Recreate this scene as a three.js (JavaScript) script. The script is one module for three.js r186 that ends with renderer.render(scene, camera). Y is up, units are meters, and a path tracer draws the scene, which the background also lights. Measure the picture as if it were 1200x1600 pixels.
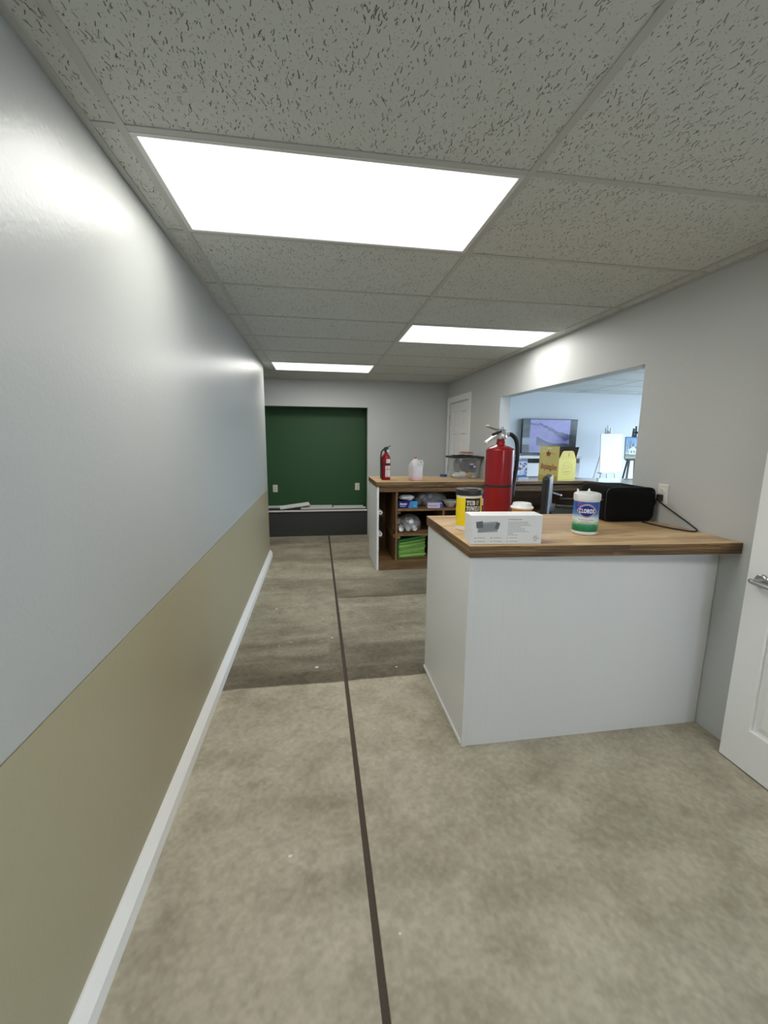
import * as THREE from 'three';
import { RoundedBoxGeometry } from 'three/addons/geometries/RoundedBoxGeometry.js';
import { RectAreaLightUniformsLib } from 'three/addons/lights/RectAreaLightUniformsLib.js';
import * as BGU from 'three/addons/utils/BufferGeometryUtils.js';

/* ---------- camera, sky, exposure ---------- */
const scene = new THREE.Scene();
const renderer = new THREE.WebGLRenderer({ antialias: true });
renderer.toneMapping = THREE.LinearToneMapping;
renderer.toneMappingExposure = 1.0;
renderer.shadowMap.enabled = true;
RectAreaLightUniformsLib.init();

const H = 2.35;                          // ceiling height
const camera = new THREE.PerspectiveCamera(2 * Math.atan(800 / 658.4) * 180 / Math.PI, 0.75, 0.05, 80);
camera.rotation.order = 'YXZ';
camera.position.set(0.5233, H - 0.8494, 1.4351);
camera.rotation.set(-0.17128, -0.15624, 0.00954);

const PANEL = 7.6;                       // radiance of the ceiling panels
const PANEL_COLOR = new THREE.Color().setRGB(1.0, 0.98, 0.93);
scene.background = new THREE.Color().setRGB(0.66, 0.84, 1.06);   // even bright overcast sky, seen by the lobby windows
scene.backgroundIntensity = 13.0;

/* ---------- helpers ---------- */
function rng(seed) { let s = seed >>> 0; return () => { s = (s + 0x6D2B79F5) >>> 0; let t = s; t = Math.imul(t ^ (t >>> 15), t | 1); t ^= t + Math.imul(t ^ (t >>> 7), t | 61); return ((t ^ (t >>> 14)) >>> 0) / 4294967296; }; }
const used = new Map();
function numbered(name) { const n = used.get(name) || 0; used.set(name, n + 1); return n ? `${name}_${String(n).padStart(3, '0')}` : name; }
function tag(o, label, category, group) { o.userData.label = label; o.userData.category = category; if (group) o.userData.group = group; return o; }
function thing(name, label, category, [x, y, z] = [0, 0, 0], turn = 0, group) {
  const o = new THREE.Group(); o.name = numbered(name); scene.add(o);
  o.position.set(x, y, z); o.rotation.y = turn; return tag(o, label, category, group);
}
function mesh(name, geo, mat, parent, label) {
  const m = new THREE.Mesh(Array.isArray(geo) ? merge(geo) : geo, mat);
  m.name = parent === scene ? numbered(name) : name; m.castShadow = m.receiveShadow = true; parent.add(m);
  if (label) m.userData.label = label; return m;
}
function solo(name, geo, mat, label, category, group) { return tag(mesh(name, geo, mat, scene), label, category, group); }
function dup(root, [x, y, z], turn, label, group) {
  const r = root.clone(); r.name = numbered(root.name.replace(/_\d{3}$/, '')); scene.add(r); r.position.set(x, y, z); r.rotation.y = turn;
  r.userData = { ...root.userData }; if (label) r.userData.label = label; if (group) r.userData.group = group; return r;
}
function struct(name, geo, mat, parent = scene) {
  const m = mesh(name, geo, mat, parent); if (parent === scene) m.userData.kind = 'structure'; return m;
}
function structGroup(name) { const g = new THREE.Group(); g.name = numbered(name); g.userData.kind = 'structure'; scene.add(g); return g; }
function merge(list) {
  const gs = list.map(g => { const n = g.index ? g.toNonIndexed() : g; const o = new THREE.BufferGeometry(); o.setAttribute('position', n.attributes.position); o.setAttribute('normal', n.attributes.normal); o.setAttribute('uv', n.attributes.uv || new THREE.BufferAttribute(new Float32Array(n.attributes.position.count * 2), 2)); return o; });
  return BGU.mergeGeometries(gs);
}
// uv in metres on the six sides, u runs along the longest horizontal way of a side
function uvBox(g, su = 1, sv = 1, ou = 0, ov = 0) {
  if (g.index) g = g.toNonIndexed();
  const p = g.attributes.position, n = g.attributes.normal, uv = new Float32Array(p.count * 2);
  for (let i = 0; i < p.count; i++) {
    const ax = Math.abs(n.getX(i)), ay = Math.abs(n.getY(i)), az = Math.abs(n.getZ(i));
    let u, v;
    if (ay >= ax && ay >= az) { u = p.getX(i); v = p.getZ(i); } else if (ax >= az) { u = p.getZ(i); v = p.getY(i); } else { u = p.getX(i); v = p.getY(i); }
    uv[2 * i] = u * su + ou; uv[2 * i + 1] = v * sv + ov;
  }
  g.setAttribute('uv', new THREE.BufferAttribute(uv, 2)); return g;
}
function swapUV(g) { const a = g.attributes.uv; for (let i = 0; i < a.count; i++) { const u = a.getX(i); a.setXY(i, a.getY(i), u); } return g; }
// box given by its corners, edges rounded by r
function bx(x0, x1, y0, y1, z0, z1, r = 0.002, seg = 1) {
  const w = x1 - x0, h = y1 - y0, d = z1 - z0, rr = Math.min(r, w / 2.01, h / 2.01, d / 2.01);
  const g = rr > 0 ? new RoundedBoxGeometry(w, h, d, seg, rr) : new THREE.BoxGeometry(w, h, d);
  g.translate((x0 + x1) / 2, (y0 + y1) / 2, (z0 + z1) / 2); return uvBox(g);
}
function lathe(pts, seg = 40) { return new THREE.LatheGeometry(pts.map(p => new THREE.Vector2(p[0], p[1])), seg); }
function tube(pts, r, seg = 40, rad = 10, closed = false) { return new THREE.TubeGeometry(new THREE.CatmullRomCurve3(pts.map(p => new THREE.Vector3(...p)), closed, 'centripetal'), seg, r, rad, closed); }
function bar(a, b, w, d, r = 0.002) {
  const A = new THREE.Vector3(...a), B = new THREE.Vector3(...b), L = A.distanceTo(B);
  const g = new RoundedBoxGeometry(w, L, d, 1, Math.min(r, w / 2.1, d / 2.1));
  g.applyQuaternion(new THREE.Quaternion().setFromUnitVectors(new THREE.Vector3(0, 1, 0), B.clone().sub(A).normalize()));
  g.translate(...A.add(B).multiplyScalar(0.5).toArray()); return uvBox(g);
}
// upright board standing on the line a-b in (x, z)
function board(a, b, y0, y1, t) {
  const L = Math.hypot(b[0] - a[0], b[1] - a[1]), g = new RoundedBoxGeometry(L, y1 - y0, t, 1, 0.002), q = uvBox(g);
  return q.rotateY(-Math.atan2(b[1] - a[1], b[0] - a[0])).translate((a[0] + b[0]) / 2, (y0 + y1) / 2, (a[1] + b[1]) / 2);
}
function cylBetween(a, b, r0, r1 = r0, seg = 16) {
  const A = new THREE.Vector3(...a), B = new THREE.Vector3(...b), L = A.distanceTo(B);
  const g = new THREE.CylinderGeometry(r1, r0, L, seg);
  g.applyQuaternion(new THREE.Quaternion().setFromUnitVectors(new THREE.Vector3(0, 1, 0), B.clone().sub(A).normalize()));
  g.translate(...A.add(B).multiplyScalar(0.5).toArray()); return g;
}
// a flat panel in (u, y) with rectangular holes, pushed out to a thickness
function holed(u0, u1, y0, y1, holes, t) {
  const s = new THREE.Shape([[u0, y0], [u1, y0], [u1, y1], [u0, y1]].map(p => new THREE.Vector2(...p)));
  for (const [a, b, c, d] of holes) s.holes.push(new THREE.Path([[a, c], [a, d], [b, d], [b, c]].map(p => new THREE.Vector2(...p))));
  return new THREE.ExtrudeGeometry(s, { depth: t, bevelEnabled: false });
}
const wallZ = (x0, x1, y0, y1, z, t, holes = []) => uvBox(holed(x0, x1, y0, y1, holes, t).translate(0, 0, z));             // fills z .. z+t
const wallX = (z0, z1, y0, y1, x, t, holes = []) => uvBox(holed(-z1, -z0, y0, y1, holes.map(h => [-h[1], -h[0], h[2], h[3]]), t).rotateY(Math.PI / 2).translate(x, 0, 0)); // fills x .. x+t
function prism(pts, y0, y1, bevel = 0.003) {                      // polygon in (x, z)
  const s = new THREE.Shape(pts.map(p => new THREE.Vector2(p[0], -p[1])));
  const g = new THREE.ExtrudeGeometry(s, { depth: y1 - y0 - 2 * bevel, bevelEnabled: bevel > 0, bevelSize: bevel, bevelThickness: bevel, bevelOffset: -bevel, bevelSegments: 2 });
  return uvBox(g.rotateX(-Math.PI / 2).translate(0, y0 + bevel, 0));
}

/* ---------- noise and textures ---------- */
function hash2(x, y, s) { let h = Math.imul(x, 374761393) ^ Math.imul(y, 668265263) ^ Math.imul(s, 2246822519); h = Math.imul(h ^ (h >>> 13), 1274126177); return ((h ^ (h >>> 16)) >>> 0) / 4294967296; }
function vnoise(x, y, px, py, s) {
  const xi = Math.floor(x), yi = Math.floor(y), fx = x - xi, fy = y - yi, sx = fx * fx * (3 - 2 * fx), sy = fy * fy * (3 - 2 * fy);
  const m = (a, n) => ((a % n) + n) % n, x0 = m(xi, px), x1 = m(xi + 1, px), y0 = m(yi, py), y1 = m(yi + 1, py);
  const a = hash2(x0, y0, s), b = hash2(x1, y0, s), c = hash2(x0, y1, s), d = hash2(x1, y1, s);
  return a + (b - a) * sx + (c - a) * sy + (a - b - c + d) * sx * sy;
}
function fbm(u, v, px, py, oct, s) { let a = 0, w = 0.5, t = 0; for (let o = 0; o < oct; o++) { a += w * vnoise(u * px, v * py, px, py, s + o); t += w; w *= 0.55; px *= 2; py *= 2; } return a / t; }
const clamp = (x, a = 0, b = 1) => Math.min(b, Math.max(a, x));
const sstep = (a, b, x) => { const t = clamp((x - a) / (b - a)); return t * t * (3 - 2 * t); };
function dataTex(w, h, fn, srgb, wrap = true) {
  const d = new Uint8Array(w * h * 4);
  for (let y = 0; y < h; y++) for (let x = 0; x < w; x++) { const c = fn((x + 0.5) / w, (y + 0.5) / h); const k = (y * w + x) * 4; d[k] = clamp(c[0], 0, 255); d[k + 1] = clamp(c[1], 0, 255); d[k + 2] = clamp(c[2], 0, 255); d[k + 3] = 255; }
  const t = new THREE.DataTexture(d, w, h); t.magFilter = THREE.LinearFilter; t.minFilter = THREE.LinearMipmapLinearFilter; t.generateMipmaps = true;
  t.wrapS = t.wrapT = wrap ? THREE.RepeatWrapping : THREE.ClampToEdgeWrapping; if (srgb) t.colorSpace = THREE.SRGBColorSpace; t.needsUpdate = true; return t;
}
function canvasTex(w, h, draw, srgb = true, wrap = false) {
  const c = document.createElement('canvas'); c.width = w; c.height = h; const g = c.getContext('2d'); draw(g, w, h);
  const t = new THREE.CanvasTexture(c); if (srgb) t.colorSpace = THREE.SRGBColorSpace; t.anisotropy = 8;
  t.wrapS = t.wrapT = wrap ? THREE.RepeatWrapping : THREE.ClampToEdgeWrapping; return t;
}
function scaled(t, su, sv) { const c = t.clone(); c.repeat.set(su, sv); c.needsUpdate = true; return c; }
const STD = (p) => new THREE.MeshStandardMaterial(p);
const PHY = (p) => new THREE.MeshPhysicalMaterial(p);
const rgb = (r, g, b) => new THREE.Color().setRGB(r, g, b);
const hex = (h) => new THREE.Color(h);

const paintBump = dataTex(512, 512, (u, v) => { const n = fbm(u, v, 48, 48, 3, 5) * 0.7 + fbm(u, v, 12, 12, 2, 9) * 0.3; return [n * 255, n * 255, n * 255]; });
paintBump.repeat.set(2.2, 2.2);
const fineBump = dataTex(256, 256, (u, v) => { const n = fbm(u, v, 64, 64, 2, 15); return [n * 255, n * 255, n * 255]; });
fineBump.repeat.set(6, 6);
const paint = (c, rough) => STD({ color: c, roughness: rough, bumpMap: paintBump, bumpScale: 0.0006 });

const M = {};
M.wallGrey = paint(rgb(0.57, 0.59, 0.58), 0.56);
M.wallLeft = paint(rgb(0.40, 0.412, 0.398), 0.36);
M.wallBeige = paint(rgb(0.35, 0.315, 0.205), 0.40);
M.wallLobby = paint(rgb(0.68, 0.71, 0.73), 0.5);
M.wallGreen = paint(rgb(0.026, 0.095, 0.034), 0.55);
M.benchGrey = paint(rgb(0.045, 0.047, 0.048), 0.6);
M.white = paint(rgb(0.80, 0.81, 0.80), 0.38);
M.whiteTrim = STD({ color: rgb(0.80, 0.80, 0.78), roughness: 0.4 });
M.doorWhite = STD({ color: rgb(0.88, 0.89, 0.88), roughness: 0.42, bumpMap: fineBump, bumpScale: 0.0002 });
M.tee = STD({ color: rgb(0.51, 0.515, 0.485), roughness: 0.5 });
M.fixture = STD({ color: rgb(0.72, 0.73, 0.71), roughness: 0.4, metalness: 0.1 });
M.glow = STD({ color: rgb(0.9, 0.9, 0.9), emissive: rgb(1, 0.99, 0.96), emissiveIntensity: 1.6, roughness: 0.5 });
M.plate = STD({ color: rgb(0.78, 0.77, 0.70), roughness: 0.35 });
M.darkSlot = STD({ color: rgb(0.03, 0.03, 0.03), roughness: 0.8 });
M.chrome = STD({ color: rgb(0.72, 0.72, 0.72), roughness: 0.22, metalness: 1 });
M.satin = STD({ color: rgb(0.45, 0.45, 0.46), roughness: 0.32, metalness: 1 });
M.blackPlastic = STD({ color: rgb(0.018, 0.018, 0.019), roughness: 0.42 });
M.blackRubber = STD({ color: rgb(0.012, 0.012, 0.013), roughness: 0.6 });
M.red = PHY({ color: rgb(0.24, 0.003, 0.006), roughness: 0.5, specularIntensity: 0.4, clearcoat: 0.5, clearcoatRoughness: 0.1 });
M.concrete = null;

/* wood: grain runs along u */
function woodTex(w, h, light, dark, seed, staves, contrast) {
  const R = rng(seed), knots = []; for (let i = 0; i < 9; i++) knots.push([R(), R(), 0.006 + R() * 0.012]);
  return dataTex(w, h, (u, v) => {
    const row = Math.floor(v * staves), off = hash2(row, 3, seed), cell = Math.floor((u + off) * 2.0), tone = hash2(row, ((cell % 2) + 2) % 2, seed + 1);
    const warp = fbm(u, v, 4, 6, 2, seed + 2) * 0.10;
    let g = fbm(u + tone, v + warp, 5, 70, 4, seed + 3) * 0.55 + fbm(u, v + warp * 0.6, 3, 16, 3, seed + 4) * 0.45;
    g = sstep(0.22, 0.78, g) * contrast + (tone - 0.5) * 0.30 + 0.5 - contrast / 2;
    let k = 0; for (const q of knots) { let dx = Math.abs(u - q[0]), dy = Math.abs(v - q[1]); dx = Math.min(dx, 1 - dx) * 0.45; dy = Math.min(dy, 1 - dy); const d = Math.hypot(dx, dy) / q[2]; if (d < 3) k = Math.max(k, Math.exp(-d * d * 0.7)); }
    const fibre = fbm(u, v, 12, 256, 2, seed + 7);
    let t = clamp(g + (fibre - 0.5) * 0.28); t = clamp(t + k * 0.75);
    return [0, 1, 2].map(i => light[i] + (dark[i] - light[i]) * t);
  }, true);
}
const woodTop = woodTex(1024, 512, [222, 193, 152], [168, 134, 92], 21, 5, 0.7); woodTop.repeat.set(0.9, 1.5);
const woodEdge = woodTex(1024, 256, [158, 124, 80], [66, 48, 28], 47, 2, 0.95); woodEdge.repeat.set(1.1, 6);
const woodShelf = woodTex(512, 256, [150, 114, 72], [92, 66, 38], 77, 3, 0.8); woodShelf.repeat.set(1.0, 2.4);
M.woodTop = STD({ map: woodTop, roughness: 0.42, bumpMap: woodTop, bumpScale: 0.0002 });
M.woodEdge = STD({ map: woodEdge, roughness: 0.5 });
M.woodShelf = STD({ map: woodShelf, roughness: 0.55 });
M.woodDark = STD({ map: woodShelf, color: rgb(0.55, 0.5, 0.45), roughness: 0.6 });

/* concrete with darker wiped bands that start at straight edges */
const FX0 = -0.12, FXW = 2.7, FZ0 = -5.5, FZW = 7.0;
const stains = [[-1.00, 0.62, 0.95, 0], [-2.39, 0.42, 0.75, 1], [-2.60, 0.30, 0.55, -1], [-3.62, 0.26, 0.5, 0], [-4.55, 0.25, 0.35, 0]];
const specks = [[0.494, -1.19, 0.012], [0.138, -2.22, 0.011], [0.61, -1.60, 0.009], [0.30, -1.57, 0.007], [0.22, -1.52, 0.006], [0.62, -1.98, 0.008], [1.02, -1.12, 0.008], [0.9, -4.0, 0.01], [0.05, -2.75, 0.012], [0.4, 0.1, 0.008], [0.75, 0.4, 0.007]];
function concrete(u, v) {
  const x = FX0 + u * FXW, z = FZ0 + v * FZW;
  const big = fbm(u, v, 4, 10, 4, 31), mid = fbm(u, v, 18, 48, 4, 33), fine = fbm(u, v, 160, 420, 2, 35), streak = fbm(u, v, 5, 60, 3, 37);
  let d = 0;
  for (const [e, len, a, side] of stains) {
    if (side > 0 && x < 0.69 || side < 0 && x > 0.69) continue;
    const wob = (fbm(u, v, 9, 9, 3, 39) - 0.5) * 0.05, q = e - z + wob;
    if (q > 0) d = Math.max(d, a * sstep(0, side < 0 || e < -3 ? 0.14 : 0.02, q) * Math.exp(-q / len) * (0.62 + 1.1 * streak * (0.4 + mid)));
  }
  d = clamp(d + (big - 0.5) * 0.8 + (streak - 0.5) * 0.35 + sstep(0.62, 0.8, mid) * 0.25);
  const g = (mid - 0.5) * 46 + (fine - 0.5) * 26 + (big - 0.5) * 20;
  let c = [169 - 82 * d + g, 162 - 82 * d + g, 143 - 80 * d + g];
  for (const [sx, sz, r] of specks) { const q = Math.hypot((x - sx) / 1.3, z - sz) + (fine - 0.5) * 0.006; if (q < r * 0.72) c = [222, 218, 206]; }
  return c;
}
const floorMap = dataTex(1024, 2048, concrete, true, false);
const floorRough = dataTex(512, 1024, (u, v) => { const r = 120 + 90 * fbm(u, v, 12, 32, 4, 53); return [r, r, r]; }, false, false);
M.concrete = STD({ map: floorMap, roughnessMap: floorRough, roughness: 1, bumpMap: floorMap, bumpScale: 0.0006 });
M.jointFill = STD({ color: rgb(0.075, 0.060, 0.046), roughness: 0.95, bumpMap: fineBump, bumpScale: 0.002 });

/* fissured mineral fibre tile: pits, with the shade of their depth painted in as darker grey */
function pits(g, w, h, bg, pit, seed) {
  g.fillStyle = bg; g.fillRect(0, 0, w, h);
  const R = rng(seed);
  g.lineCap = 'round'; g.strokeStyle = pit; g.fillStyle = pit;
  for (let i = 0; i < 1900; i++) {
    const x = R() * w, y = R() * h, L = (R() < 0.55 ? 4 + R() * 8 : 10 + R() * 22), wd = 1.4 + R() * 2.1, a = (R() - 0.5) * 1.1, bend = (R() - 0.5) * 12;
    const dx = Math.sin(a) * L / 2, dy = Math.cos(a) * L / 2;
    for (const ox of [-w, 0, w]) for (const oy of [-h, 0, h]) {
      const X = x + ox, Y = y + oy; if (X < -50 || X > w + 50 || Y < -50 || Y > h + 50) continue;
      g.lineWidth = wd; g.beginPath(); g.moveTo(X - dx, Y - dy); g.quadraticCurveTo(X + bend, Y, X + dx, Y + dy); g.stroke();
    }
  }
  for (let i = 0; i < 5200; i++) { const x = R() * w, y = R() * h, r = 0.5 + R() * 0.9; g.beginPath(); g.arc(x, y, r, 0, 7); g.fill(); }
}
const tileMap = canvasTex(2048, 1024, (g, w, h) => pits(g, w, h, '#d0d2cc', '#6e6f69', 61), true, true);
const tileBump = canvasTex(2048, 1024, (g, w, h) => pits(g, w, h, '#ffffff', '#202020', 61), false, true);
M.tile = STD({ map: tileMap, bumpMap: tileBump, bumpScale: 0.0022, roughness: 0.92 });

/* ---------- floor ---------- */
function floorSlab(x0, x1, z0, z1) {
  const g = bx(x0, x1, -0.12, 0, z0, z1, 0.004), p = g.attributes.position, uv = g.attributes.uv;
  for (let i = 0; i < p.count; i++) uv.setXY(i, (p.getX(i) - FX0) / FXW, (p.getZ(i) - FZ0) / FZW);
  return g;
}
const floor = structGroup('floor');
mesh('slab', floorSlab(-1.5, 0.665, -5.5, 3.2), M.concrete, floor);
mesh('slab', floorSlab(0.687, 2.65, -5.5, 3.2), M.concrete, floor);
mesh('joint', bx(0.665, 0.687, -0.12, -0.005, -5.5, 3.2, 0), M.jointFill, floor);
const lobbyFloorTex = dataTex(256, 256, (u, v) => { const n = fbm(u, v, 16, 16, 4, 71); const c = 150 + n * 50; return [c, c - 3, c - 8]; }, true);
struct('floor', bx(2.65, 7.7, -0.12, 0, -5.9, 3.2, 0), STD({ map: lobbyFloorTex, roughness: 0.35 }));

/* ---------- walls ---------- */
const BEIGE = H - 1.487;
const wl = structGroup('wall_left');
mesh('upper_paint', bx(-0.218, -0.098, BEIGE, H + 0.02, -3.95, 3.2, 0.006, 2), M.wallLeft, wl);
mesh('lower_paint', bx(-0.218, -0.098, 0, BEIGE, -3.95, 3.2, 0.0), M.wallBeige, wl);
struct('wall_left_return', bx(-1.5, -0.218, 0, H + 0.02, -3.95, -3.83, 0), M.wallGrey);
struct('wall_left_nook', bx(-1.62, -1.5, 0, H + 0.02, -5.18, -3.83, 0), M.wallGrey);
const XR = 2.53, WT = 0.12;
struct('wall_right', wallX(-5.84, 3.2, 0, H + 0.02, XR, WT, [[-3.11, -1.0, 0.0005, 1.972], [0.70, 1.53, 0.0005, 2.05], [-4.94, -4.09, 0.0005, 2.035]]), M.wallGrey);
struct('wall_back', wallZ(-1.5, 2.53, 0, H + 0.02, -5.18, WT, [[-0.62, 1.283, 0.0005, 1.966]]), M.wallGrey);
struct('wall_front', wallZ(-0.218, 7.7, 0, H + 0.02, 3.2, 0.12, [[1.72, 2.22, 1.1, 1.95]]), M.wallGrey);
struct('wall_lobby_back', bx(2.65, 7.7, 0, H + 0.02, -5.84, -5.72, 0), M.wallLobby);
// the recess in the back wall
struct('wall_recess_back', bx(-0.74, 1.40, 0, 2.08, -5.53, -5.41, 0), M.wallGreen);
struct('wall_recess_left', bx(-0.74, -0.62, 0, 2.08, -5.41, -5.18, 0), M.wallGreen);
struct('wall_recess_right', bx(1.283, 1.40, 0, 2.08, -5.41, -5.18, 0), M.wallGreen);
struct('wall_recess_top', bx(-0.62, 1.283, 1.966, 2.08, -5.41, -5.18, 0), M.wallGreen);
const bench = thing('bench', 'low dark grey built-in bench at the foot of the green recess', 'bench', [0, 0, 0]);
mesh('front_panel', bx(-0.615, 1.278, 0, 0.392, -5.092, -5.068, 0.002), M.benchGrey, bench);
mesh('bench_top', bx(-0.615, 1.278, 0.392, 0.41, -5.405, -5.075, 0.002), M.benchGrey, bench);
mesh('edge_trim', bx(-0.615, 1.278, 0.390, 0.414, -5.068, -5.05, 0.002), M.whiteTrim, bench, 'white trim strip along the front edge');

// lobby window wall on the far right, outside the frame
struct('wall_lobby_right', wallX(-5.84, 3.32, 0, H + 0.02, 7.7, 0.14, [[-5.3, -2.75, 0.25, 2.2], [-2.6, -0.05, 0.25, 2.2], [0.1, 2.65, 0.25, 2.2]]), M.wallLobby);
const M_glass = PHY({ color: rgb(1, 1, 1), transmission: 1, thickness: 0, roughness: 0.02, ior: 1.45 });
[[-5.3, -2.75], [-2.6, -0.05], [0.1, 2.65]].forEach(([a, b], i) => {
  const w = structGroup(`window_${i + 1}`), fr = M.satin, m = (a + b) / 2;
  mesh('window_frame', [bx(7.73, 7.79, 0.25, 0.31, a, b), bx(7.73, 7.79, 2.14, 2.2, a, b), bx(7.73, 7.79, 0.31, 2.14, a, a + 0.05), bx(7.73, 7.79, 0.31, 2.14, b - 0.05, b), bx(7.73, 7.79, 0.31, 2.14, m - 0.025, m + 0.025)], fr, w);
  mesh('pane', bx(7.757, 7.763, 0.31, 2.14, a + 0.05, m - 0.025, 0), M_glass, w);
  mesh('pane', bx(7.757, 7.763, 0.31, 2.14, m + 0.025, b - 0.05, 0), M_glass, w);
});
{ // unseen window added behind the camera, sized to brighten the counter front
  const w = structGroup('window_4');
  mesh('window_frame', [bx(1.72, 2.22, 1.1, 1.15, 3.23, 3.29), bx(1.72, 2.22, 1.90, 1.95, 3.23, 3.29), bx(1.72, 1.76, 1.15, 1.90, 3.23, 3.29), bx(2.18, 2.22, 1.15, 1.90, 3.23, 3.29)], M.satin, w);
  mesh('pane', bx(1.76, 2.18, 1.15, 1.90, 3.257, 3.263, 0), M_glass, w);
}
struct('ground', bx(-30, 7.85, -0.3, -0.15, 3.45, 40, 0), STD({ color: rgb(0.42, 0.42, 0.40), roughness: 0.9 }));
struct('ground', bx(7.85, 50, -0.3, -0.15, -40, 40, 0), STD({ color: rgb(0.42, 0.42, 0.40), roughness: 0.9 }));

// baseboard on the left wall: square block with an eased top edge
struct('baseboard_left', (() => {
  const s = new THREE.Shape([[0, 0], [0.030, 0], [0.030, 0.055], [0.006, 0.096], [0, 0.096]].map(p => new THREE.Vector2(...p)));
  return uvBox(new THREE.ExtrudeGeometry(s, { depth: 7.13, bevelEnabled: false }).translate(-0.098, 0, -3.95));
})(), M.whiteTrim);

/* ---------- ceiling ---------- */
const F = 0.3048, TEE = 0.024, ROW = 2 * F, COL = 4 * F;
function tileGeo(w, d, k, ou, ov) {
  const g = new RoundedBoxGeometry(w, 0.016, d, 1, 0.002), q = uvBox(g), p = q.attributes.position, uv = q.attributes.uv;
  const fx = k & 1 ? -1 : 1, fz = k & 2 ? -1 : 1;
  for (let i = 0; i < p.count; i++) uv.setXY(i, p.getX(i) * fx / COL + ou, p.getZ(i) * fz / ROW + ov);
  return q;
}
const tileCache = new Map();
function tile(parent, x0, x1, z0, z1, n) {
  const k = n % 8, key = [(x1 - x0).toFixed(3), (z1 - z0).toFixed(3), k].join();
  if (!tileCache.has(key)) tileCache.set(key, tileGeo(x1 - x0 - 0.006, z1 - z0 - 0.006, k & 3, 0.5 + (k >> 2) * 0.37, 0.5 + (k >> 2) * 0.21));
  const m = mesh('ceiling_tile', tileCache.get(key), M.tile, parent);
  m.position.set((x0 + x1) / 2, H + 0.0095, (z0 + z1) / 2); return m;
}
const teeX = (x0, x1, z) => bx(x0, x1, H - 0.0025, H + 0.0015, z - TEE / 2, z + TEE / 2, 0.0008);
const teeZ = (z0, z1, x) => bx(x - TEE / 2, x + TEE / 2, H - 0.0028, H + 0.0015, z0, z1, 0.0008);
const lightSpots = [[0, 0], [1, 3], [0, 6], [1, -3]];            // column, row of each panel
const ceiling = structGroup('ceiling');
{
  let n = 0;
  const cols = [[-0.098, 0], [0, COL], [COL, 2 * COL], [2 * COL, XR]];
  for (let r = -6; r <= 8; r++) {
    const z1 = Math.min(-ROW * r, 3.2), z0 = Math.max(-ROW * (r + 1), -5.06);
    if (z1 - z0 < 0.02) continue;
    cols.forEach(([a, b], c) => {
      n += 3;
      if (lightSpots.some(([lc, lr]) => lc + 1 === c && lr === r)) return;
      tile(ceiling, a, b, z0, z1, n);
    });
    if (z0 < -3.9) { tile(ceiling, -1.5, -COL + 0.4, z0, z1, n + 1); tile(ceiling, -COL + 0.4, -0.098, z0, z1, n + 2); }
    if (r > -6) for (const [a, b] of cols) mesh('ceiling_tee', teeX(a + (a > -0.05 ? TEE / 2 : 0), b - TEE / 2, z1), M.tee, ceiling);
    if (z0 < -3.9) mesh('ceiling_tee', teeX(-1.5, -0.1, z1), M.tee, ceiling);
  }
  for (const x of [0, COL, 2 * COL]) mesh('ceiling_tee', teeZ(-5.06, 3.2, x), M.tee, ceiling);
  mesh('wall_angle', bx(-0.0975, -0.076, H - 0.003, H + 0.001, -3.95, 3.2, 0.0005), M.tee, ceiling);
  mesh('wall_angle', bx(XR - 0.022, XR - 0.0005, H - 0.003, H + 0.001, -5.06, 3.2, 0.0005), M.tee, ceiling);
  mesh('wall_angle', bx(-1.5, XR, H - 0.003, H + 0.001, -5.0595, -5.038, 0.0005), M.tee, ceiling);
  mesh('deck', bx(-1.62, 7.9, H + 0.15, H + 0.25, -5.9, 3.4, 0), M.wallGrey, ceiling);
  mesh('plenum_wall', [bx(-1.62, -1.5, H + 0.02, H + 0.15, -5.9, 3.4, 0), bx(7.7, 7.9, H + 0.02, H + 0.15, -5.9, 3.4, 0), bx(-1.5, 7.7, H + 0.02, H + 0.15, 3.2, 3.4, 0), bx(-1.5, 7.7, H + 0.02, H + 0.15, -5.9, -5.72, 0)], M.wallGrey, ceiling);
}
const ceilingLobby = structGroup('ceiling');
{
  let n = 1;
  for (let r = -5; r <= 9; r++) for (let c = 0; c < 5; c++) {
    const x0 = 2.65 + c * COL, x1 = Math.min(x0 + COL, 7.7), z1 = 3.2 - (r + 5) * ROW, z0 = Math.max(z1 - ROW, -5.72);
    if (x1 - x0 < 0.05 || z1 - z0 < 0.05) continue;
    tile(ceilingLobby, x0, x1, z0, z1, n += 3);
    mesh('ceiling_tee', teeX(x0 + TEE / 2, Math.min(x1, 7.7) - TEE / 2, z0), M.tee, ceilingLobby);
  }
  for (let c = 1; c < 5; c++) mesh('ceiling_tee', teeZ(-5.72, 3.2, 2.65 + c * COL), M.tee, ceilingLobby);
}
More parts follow.
